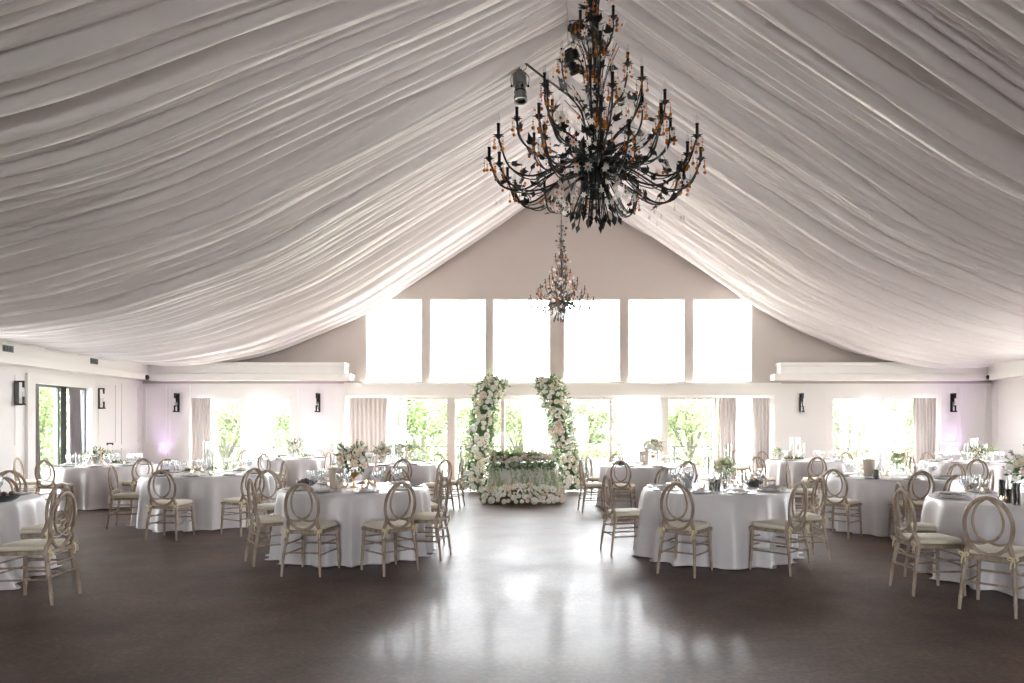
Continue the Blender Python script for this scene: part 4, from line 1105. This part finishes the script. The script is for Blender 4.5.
# ------------------------------------------------------------------ chandeliers
def chandelier_proto():
    r = empty('chandelier'); DM = M['darkgreen']; rr = random.Random(77)
    st = MB().tube([(0,0,-.05),(0,0,.9),(0.01,0,1.8),(0,0,2.9)],[.018,.014,.010,.008],8)
    for a in range(4):
        p=[(.03*cos(a*1.57+z*3),.03*sin(a*1.57+z*3),z) for z in [k*.1 for k in range(0,27)]]; st.tube(p,.0035,5)
    st.build('stem', DM, r)
    # basket straps
    for k in range(14):
        a = 2*pi*k/14; prof = [(.125,0),(.118,.08),(.13,.17),(.18,.26),(.25,.32)]
        p = spline([(q*cos(a),q*sin(a),z) for q,z in prof],4)
        MB().tube(p,.016,6,flat=.25,up=(cos(a),sin(a),0)).build('basket_strap', DM, r)
    MB().tube([(.127*cos(2*pi*i/28),.127*sin(2*pi*i/28),.0) for i in range(28)],.009,6,closed=True).tube([(.124*cos(2*pi*i/28),.124*sin(2*pi*i/28),.05) for i in range(28)],.006,6,closed=True).build('basket_ring', DM, r)
    for k in range(26):
        a = 2*pi*k/26+rr.uniform(-.08,.08); e = rr.uniform(.10,.2); L = rr.uniform(.17,.27); mb = MB()
        q = [(.12*cos(a),.12*sin(a),.02),((.12+e*.25)*cos(a),(.12+e*.25)*sin(a),-L*.4),((.12+e*.5)*cos(a),(.12+e*.5)*sin(a),-L)]
        if k%3==0: q=[(x*.5,y*.5,z) for x,y,z in q]
        mb.tube(q,.006,5); d=Vector(q[2])-Vector(q[1]); mb.leaf(Vector(q[2])-d*.3,d,(cos(a+1),sin(a+1),0),.085,.05,fold=.1); mb.leaf(Vector(q[2])-d*.3,d,(cos(a-.6),sin(a-.6),.3),.08,.045,fold=.1)
        mb.build('tassel_rod', DM, r)
    tiers = [ (12,[(.10,.24),(.30,.22),(.60,.05),(.82,.08),(.92,.30)],0,.0),
              (8,[(.10,.20),(.28,.10),(.55,-.02),(.74,.02),(.84,.17)],.26,.0),
              (8,[(.08,.26),(.28,.30),(.50,.32),(.65,.44),(.68,.60)],.15,.02),
              (6,[(.06,.28),(.20,.45),(.38,.55),(.46,.70),(.47,.85)],.4,.02),
              (4,[(.04,.35),(.12,.70),(.24,.88),(.28,1.02),(.29,1.14)],.1,.02),
              (3,[(.02,.8),(.07,1.2),(.14,1.36),(.17,1.46),(.17,1.56)],.3,.01),
              (2,[(.02,1.3),(.05,1.65),(.09,1.8),(.11,1.88),(.11,1.95)],.9,.01)]
    for ti,(n,prof,ph,jit) in enumerate(tiers):
        proto = None
        for k in range(n):
            a = 2*pi*k/n+ph
            if proto is None or k == n//2:
                arm = MB(); P_ = spline([(q,0,z) for q,z in prof],5); arm.tube(P_,.0085 if ti<4 else .006,6)
                P2 = spline([(q*.97,.02*sin(i*1.7),z-.025+.02*(i%2)) for i,(q,z) in enumerate(prof)][:-1]+[(prof[-1][0],0,prof[-1][1]-.03)],5); arm.tube(P2,.0055,5)
                ro = random.Random(ti*10+k)
                ao = arm.build('candle_arm', DM, r)
                tx,tz = prof[-1]
                d = MB()
                for j in range(6):
                    b_=j*pi/3; d.leaf((tx,0,tz),(cos(b_),sin(b_),.25),(0,0,1),.055,.035)
                d.lathe([(.004,-.02),(.018,-.005),(.03,.008),(.001,.01)],8,(tx,0,tz),caps=False)
                d.build('drip_pan', DM, ao)
                MB().lathe([(.013,0),(.013,.10),(.016,.10),(.016,.108),(.001,.11)],8,(tx,0,tz)).build('candle_sleeve', M['black'], ao)
                MB().lathe([(.006,.108),(.013,.13),(.008,.165),(.001,.19)],8,(tx,0,tz),caps=False).build('flame_bulb', M['crystal'], ao)
                dr = MB()
                for j in range(4):
                    b_=j*pi/2+.5; x,y=tx+.045*cos(b_),.045*sin(b_); L=ro.uniform(.05,.10)
                    dr.tube([(x,y,tz+.01),(x,y,tz-L)],.0018,3); dr.ball((x,y,tz-L-.012),.0145,8); dr.ball((x,y,tz-L*.45),.007,6); dr.ball((x,y,tz-L*.75),.005,6)
                dr.build('amber_drops', M['amber'], ao)
                lv = MB()
                for j in range(7):
                    q = P_[int((.12+.8*j/7)*(len(P_)-1))]; dd = Vector((ro.uniform(-1,1),ro.uniform(-1,1),ro.uniform(-.6,1))).normalized()
                    p1 = q+dd*ro.uniform(.03,.07); lv.tube([q,p1],.003,3)
                    nn=(ro.uniform(-1,1),ro.uniform(-1,1),ro.uniform(-1,1)); Ls=ro.uniform(.06,.105)
                    lv.leaf(p1,dd,nn,Ls,Ls*.6,fold=.1); sd=dd.cross(Vector(nn)).normalized()
                    lv.leaf(p1,(dd+sd*1.1),nn,Ls*.75,Ls*.4,fold=.1); lv.leaf(p1,(dd-sd*1.1),nn,Ls*.75,Ls*.4,fold=.1)
                lv.build('leaves', DM, ao)
                proto = ao; KC[ao.name] = [c for c in bpy.data.objects if c.parent == ao]
            else: ao = copy_tree(proto, r)
            ao.rotation_euler = (0,0,a)
    # upper leaves on the stem
    lv = MB()
    for j in range(44):
        z = rr.uniform(.5,2.6); a = rr.uniform(0,6.28); dd = Vector((cos(a),sin(a),rr.uniform(-.3,.9))).normalized(); q=Vector((0,0,z)); p1=q+dd*rr.uniform(.04,.13)
        lv.tube([q,p1],.003,3); nn=(rr.uniform(-1,1),rr.uniform(-1,1),rr.uniform(-1,1)); Ls=rr.uniform(.05,.09); sd=dd.cross(Vector(nn)).normalized()
        lv.leaf(p1,dd,nn,Ls,Ls*.6,fold=.1); lv.leaf(p1,(dd+sd*1.1),nn,Ls*.75,Ls*.4,fold=.1); lv.leaf(p1,(dd-sd*1.1),nn,Ls*.75,Ls*.4,fold=.1)
    tag(lv.build('stem_leaves', DM, r), kind='stuff')
    # glass flowers
    fm = None
    mats = [sheer('frosted_glass_petals',(.95,.94,.92),.0,.4), M['amber'], sheer('blush_glass_petals',(.88,.66,.60),.0,.4)]
    for v in range(2):
        mb=MB()
        for j in range(8):
            b_=j*pi/4; mb.leaf((0,0,0),(cos(b_),sin(b_),.35),(0,0,1),1.0,.55,0 if v==0 else 2)
        mb.ball((0,0,.1),.24,6,1); o=mb.build('glass_flower', mats, r); 
        if v==0: fa=o
        else: fb=o
    fl=[fa,fb]
    for k in range(98):
        o = fl[k] if k<2 else fl[0 if k%4 else 1].copy()
        if k>=2: C.objects.link(o); o.parent=r
        a=rr.uniform(0,6.28); z=rr.choice((rr.uniform(-.12,.25),rr.uniform(.1,.7),rr.uniform(.5,1.9))); R=rr.uniform(.16,.42) if z<.12 else rr.uniform(.1,.85)*max(.14,(1-z/2.1))
        o.location=(R*cos(a),R*sin(a),z); d=Vector((cos(a)+rr.uniform(-.7,.7),sin(a)+rr.uniform(-.7,.7),rr.uniform(-.6,.3)))
        o.rotation_euler=d.to_track_quat('Z','X').to_euler(); s_=rr.uniform(.038,.062); o.scale=(s_,)*3
    sf=MB()
    for k in range(120):
        a=rr.uniform(0,6.28); z=rr.choice((rr.uniform(-.14,.2),rr.uniform(0,.9))); R=rr.uniform(.16,.45) if z<.1 else rr.uniform(.15,.9)*max(.3,1-z/1.6)
        d=Vector((cos(a)+rr.uniform(-.9,.9),sin(a)+rr.uniform(-.9,.9),rr.uniform(-.8,.4))).normalized(); e_=d.cross(Vector((.2,.3,.9))).normalized(); g_=d.cross(e_); L=rr.uniform(.022,.036)
        for j in range(6): sf.leaf((R*cos(a),R*sin(a),z), e_*cos(j*pi/3)+g_*sin(j*pi/3)+d*.3, d, L, L*.7)
    tag(sf.build('small_glass_flowers', mats[0], r), kind='stuff')
    w=MB()
    for k in range(54):
        a=rr.uniform(0,6.28); z=rr.uniform(.1,1.5); R=rr.uniform(.15,.6)*max(.25,(1-z/1.9)); w.tube(spline([(0.05*cos(a),.05*sin(a),z*.6+.1),(R*.6*cos(a+.2),R*.6*sin(a+.2),z*.9),(R*cos(a),R*sin(a),z+.05)],4),.0035,4)
    tag(w.build('wire_sprays', DM, r), kind='stuff')
    cr=MB()
    for k in range(46):
        a=rr.uniform(0,6.28); R=rr.choice((rr.uniform(.2,.4),rr.uniform(.5,.92))); z=rr.uniform(-.08,.06); cr.tube([(R*cos(a),R*sin(a),z),(R*cos(a),R*sin(a),z-.05)],.0012,3)
        cr.lathe([(.0005,-.055),(.009,-.035),(.006,-.012),(.0005,0)],6,(R*cos(a),R*sin(a),z-.05),caps=False)
    tag(cr.build('crystal_drops', M['crystal'], r), kind='stuff')
    ac=MB()
    for k in range(70):
        a=rr.uniform(0,6.28); z=rr.uniform(-.05,1.3); R=rr.uniform(.22,.85)*max(.25,1-z/1.9); ac.ball((R*cos(a),R*sin(a),z),rr.uniform(.008,.016),6); ac.tube([(R*cos(a),R*sin(a),z),(R*cos(a),R*sin(a),z+.07)],.0015,3)
    tag(ac.build('amber_beads', M['amber'], r), kind='stuff')
    ch = MB(); z=2.9; k=0
    while z < 5.3:
        a=(k%2)*pi/2; ch.tube([(.02*cos(t)*cos(a),.02*cos(t)*sin(a),z+.035+.035*sin(t)) for t in [2*pi*i/8 for i in range(8)]],.004,4,closed=True); z+=.055; k+=1
    tag(ch.build('hanging_chain', DM, r), kind='stuff')
    return r
c1 = chandelier_proto(); freeze(c1)
c1.location = (33/115, F/115, 3.50); tag(c1,'huge black iron chandelier with amber drops and glass flowers, the near one','chandelier')
c2 = copy_tree(c1); c2.location = (-.02, F/38, 4.56); c2.scale = (.93,)*3; c2.rotation_euler.z = .4; tag(c2,'smaller-looking chandelier hanging far back before the gable windows','chandelier')

# ------------------------------------------------------------------ stage lights
def spot(p, direction, L, r, m, label, cable_to):
    o = empty('stage_spotlight', p, 0, label, 'spotlight')
    d = Vector(direction).normalized(); q = d.to_track_quat('Z','X').to_matrix().to_4x4()
    MB().lathe([(.001,-L*.5),(r*.5,-L*.5),(r*.55,-L*.42),(r*.95,-L*.36),(r,-L*.3),(r,-L*.02),(r*.8,0),(r*.8,L*.34),(r*.95,L*.36),(r*.95,L*.5),(r*.8,L*.5),(r*.75,L*.4),(.001,L*.38)],18,caps=False).xf(q).build('body', m, o)
    MB().box(-r*1.35,-r*.75,-.01,.01,L*.12,L*.16).box(r*.75,r*1.35,-.01,.01,L*.12,L*.16).lathe([(r*.82,L*.2),(r*.88,L*.2),(r*.88,L*.23),(r*.82,L*.23)],18).xf(q).build('shutter', M['black'], o)
    c = Vector(cable_to)-Vector(p)
    yk = [(-r*1.15,0,0),(-r*1.25,0,r*1.2),(-r*.5,0,r*2.0),(r*.5,0,r*2.0),(r*1.25,0,r*1.2),(r*1.15,0,0)]
    MB().tube(spline(yk,4),.012,5,flat=.5).ball((-r*1.15,0,0),.025,6).ball((r*1.15,0,0),.025,6).build('yoke', M['black'], o)
    MB().tube([(0,0,r*1.95),tuple(c)],.012,6).box(-.04,.04,-.04,.04,r*1.9,r*2.2).build('hanging_rod', M['steel'], o)
    MB().tube(spline([(0,0,L*.4),(.12,0,r*2.6),(.06,0,r*3.6),tuple(c*.6),tuple(c)],5),.006,4).build('cable', M['black'], o)
P1 = Vector(((520-PX0)/55, F/55, HC+(HY-86)/55)); spot(P1,(.05,-.15,-1),.60,.13,M['steel'],'silver stage spotlight hanging down left of the large chandelier',(P1.x-.05,P1.y,8.25))
P2 = Vector(((586-PX0)/57, F/57, HC+(HY-33)/57)); spot(P2,(1,-.2,-.45),.66,.13,M['black'],'black stage spotlight tilted sideways above the chandelier, the upper one',(P2.x-.3,P2.y,8.62))
P3 = Vector(((573-PX0)/55, F/55, HC+(HY-61)/55)); spot(P3,(.4,.3,-.8),.42,.15,M['black'],'round black stage spotlight below the upper black one',(P3.x,P3.y,8.62))
a = Vector(((515-PX0)/55,F/55,HC+(HY-55)/55)); b = Vector(((584-PX0)/55,F/55,HC+(HY-101)/55))
solo(MB().tube(spline([a,(a+b)/2+Vector((0,0,-.06)),b,b+Vector((.3,0,.6)),b+Vector((.1,0,1.15))],6),.022,6),'power_cable',M['steel'],(0,0,0),'grey cable slanting behind the big chandelier from the silver spotlight','cable')

# ------------------------------------------------------------------ light
w = bpy.data.worlds.new('World'); sc.world = w; w.use_nodes = True; nt = w.node_tree; bg = nt.nodes['Background']
tc = nt.nodes.new('ShaderNodeTexCoord'); sep = nt.nodes.new('ShaderNodeSeparateXYZ'); rp = nt.nodes.new('ShaderNodeValToRGB')
nt.links.new(tc.outputs['Generated'], sep.inputs[0]); nt.links.new(sep.outputs['Z'], rp.inputs[0]); nt.links.new(rp.outputs[0], bg.inputs[0])
rp.color_ramp.elements[0].color = (.97,.98,1,1); rp.color_ramp.elements[1].color = (.92,.96,1,1); rp.color_ramp.elements[1].position = .6
WS = 5.8
bg.inputs[1].default_value = WS
def portal(x0,x1,z0,z1,axis,pos,flip):
    ld = bpy.data.lights.new('daylight_portal','AREA'); ld.shape='RECTANGLE'; ld.size = x1-x0; ld.size_y = z1-z0; ld.cycles.is_portal = True
    o = bpy.data.objects.new('daylight_portal', ld); C.objects.link(o)
    if axis == 'x': o.location = ((x0+x1)/2, pos, (z0+z1)/2); o.rotation_euler = (radians(-90 if flip else 90),0,0)
    else: o.location = (pos,(x0+x1)/2,(z0+z1)/2); o.rotation_euler = (radians(90),0,radians(90 if not flip else -90))
for h in lowh: portal(h[0],h[1],h[2],h[3],'x',D+.2,True)
portal(-1.9,1.9,0,2.6,'x',Y0-.25,False)
for q in lside: portal(q[0],q[1],q[2],q[3],'y',XL-.25,False)
for q in added_rside: portal(q[0],q[1],q[2],q[3],'y',XR+.25,True)
portal(uph[0][0],uph[-1][1],uph[0][2],uph[0][3],'x',D+.2,True)
sun = bpy.data.lights.new('sun','SUN'); sun.energy = 14; sun.angle = radians(3); sun.color = (1,.94,.84)
so = bpy.data.objects.new('sun', sun); C.objects.link(so); so.rotation_euler = (radians(-38),0,radians(-40)); so.location=(0,40,30)

# ------------------------------------------------------------------ camera
cd_ = bpy.data.cameras.new('camera'); cam_ = bpy.data.objects.new('camera', cd_); C.objects.link(cam_)
cam_.location = (0,0,HC); cam_.rotation_euler = (radians(90),0,0)
cd_.sensor_width = 36; cd_.lens = 36*F/1024; cd_.shift_x = -(PX0-512)/1024; cd_.shift_y = (HY-341.5)/1024; cd_.clip_end = 600; cd_.clip_start = .05
sc.camera = cam_
vs_ = sc.view_settings; vs_.view_transform = 'Standard'; vs_.look = 'None'; vs_.exposure = 2.3; vs_.gamma = 1; vs_.use_curve_mapping = False
cy = sc.cycles; cy.use_denoising = True; cy.max_bounces = 12; cy.diffuse_bounces = 8; cy.glossy_bounces = 4; cy.transparent_max_bounces = 24; cy.transmission_bounces = 6
cy.caustics_reflective = False; cy.caustics_refractive = False; cy.sample_clamp_indirect = 6
try: cy.denoiser = 'OPENIMAGEDENOISE'; cy.denoising_input_passes = 'RGB_ALBEDO_NORMAL'
except Exception: pass
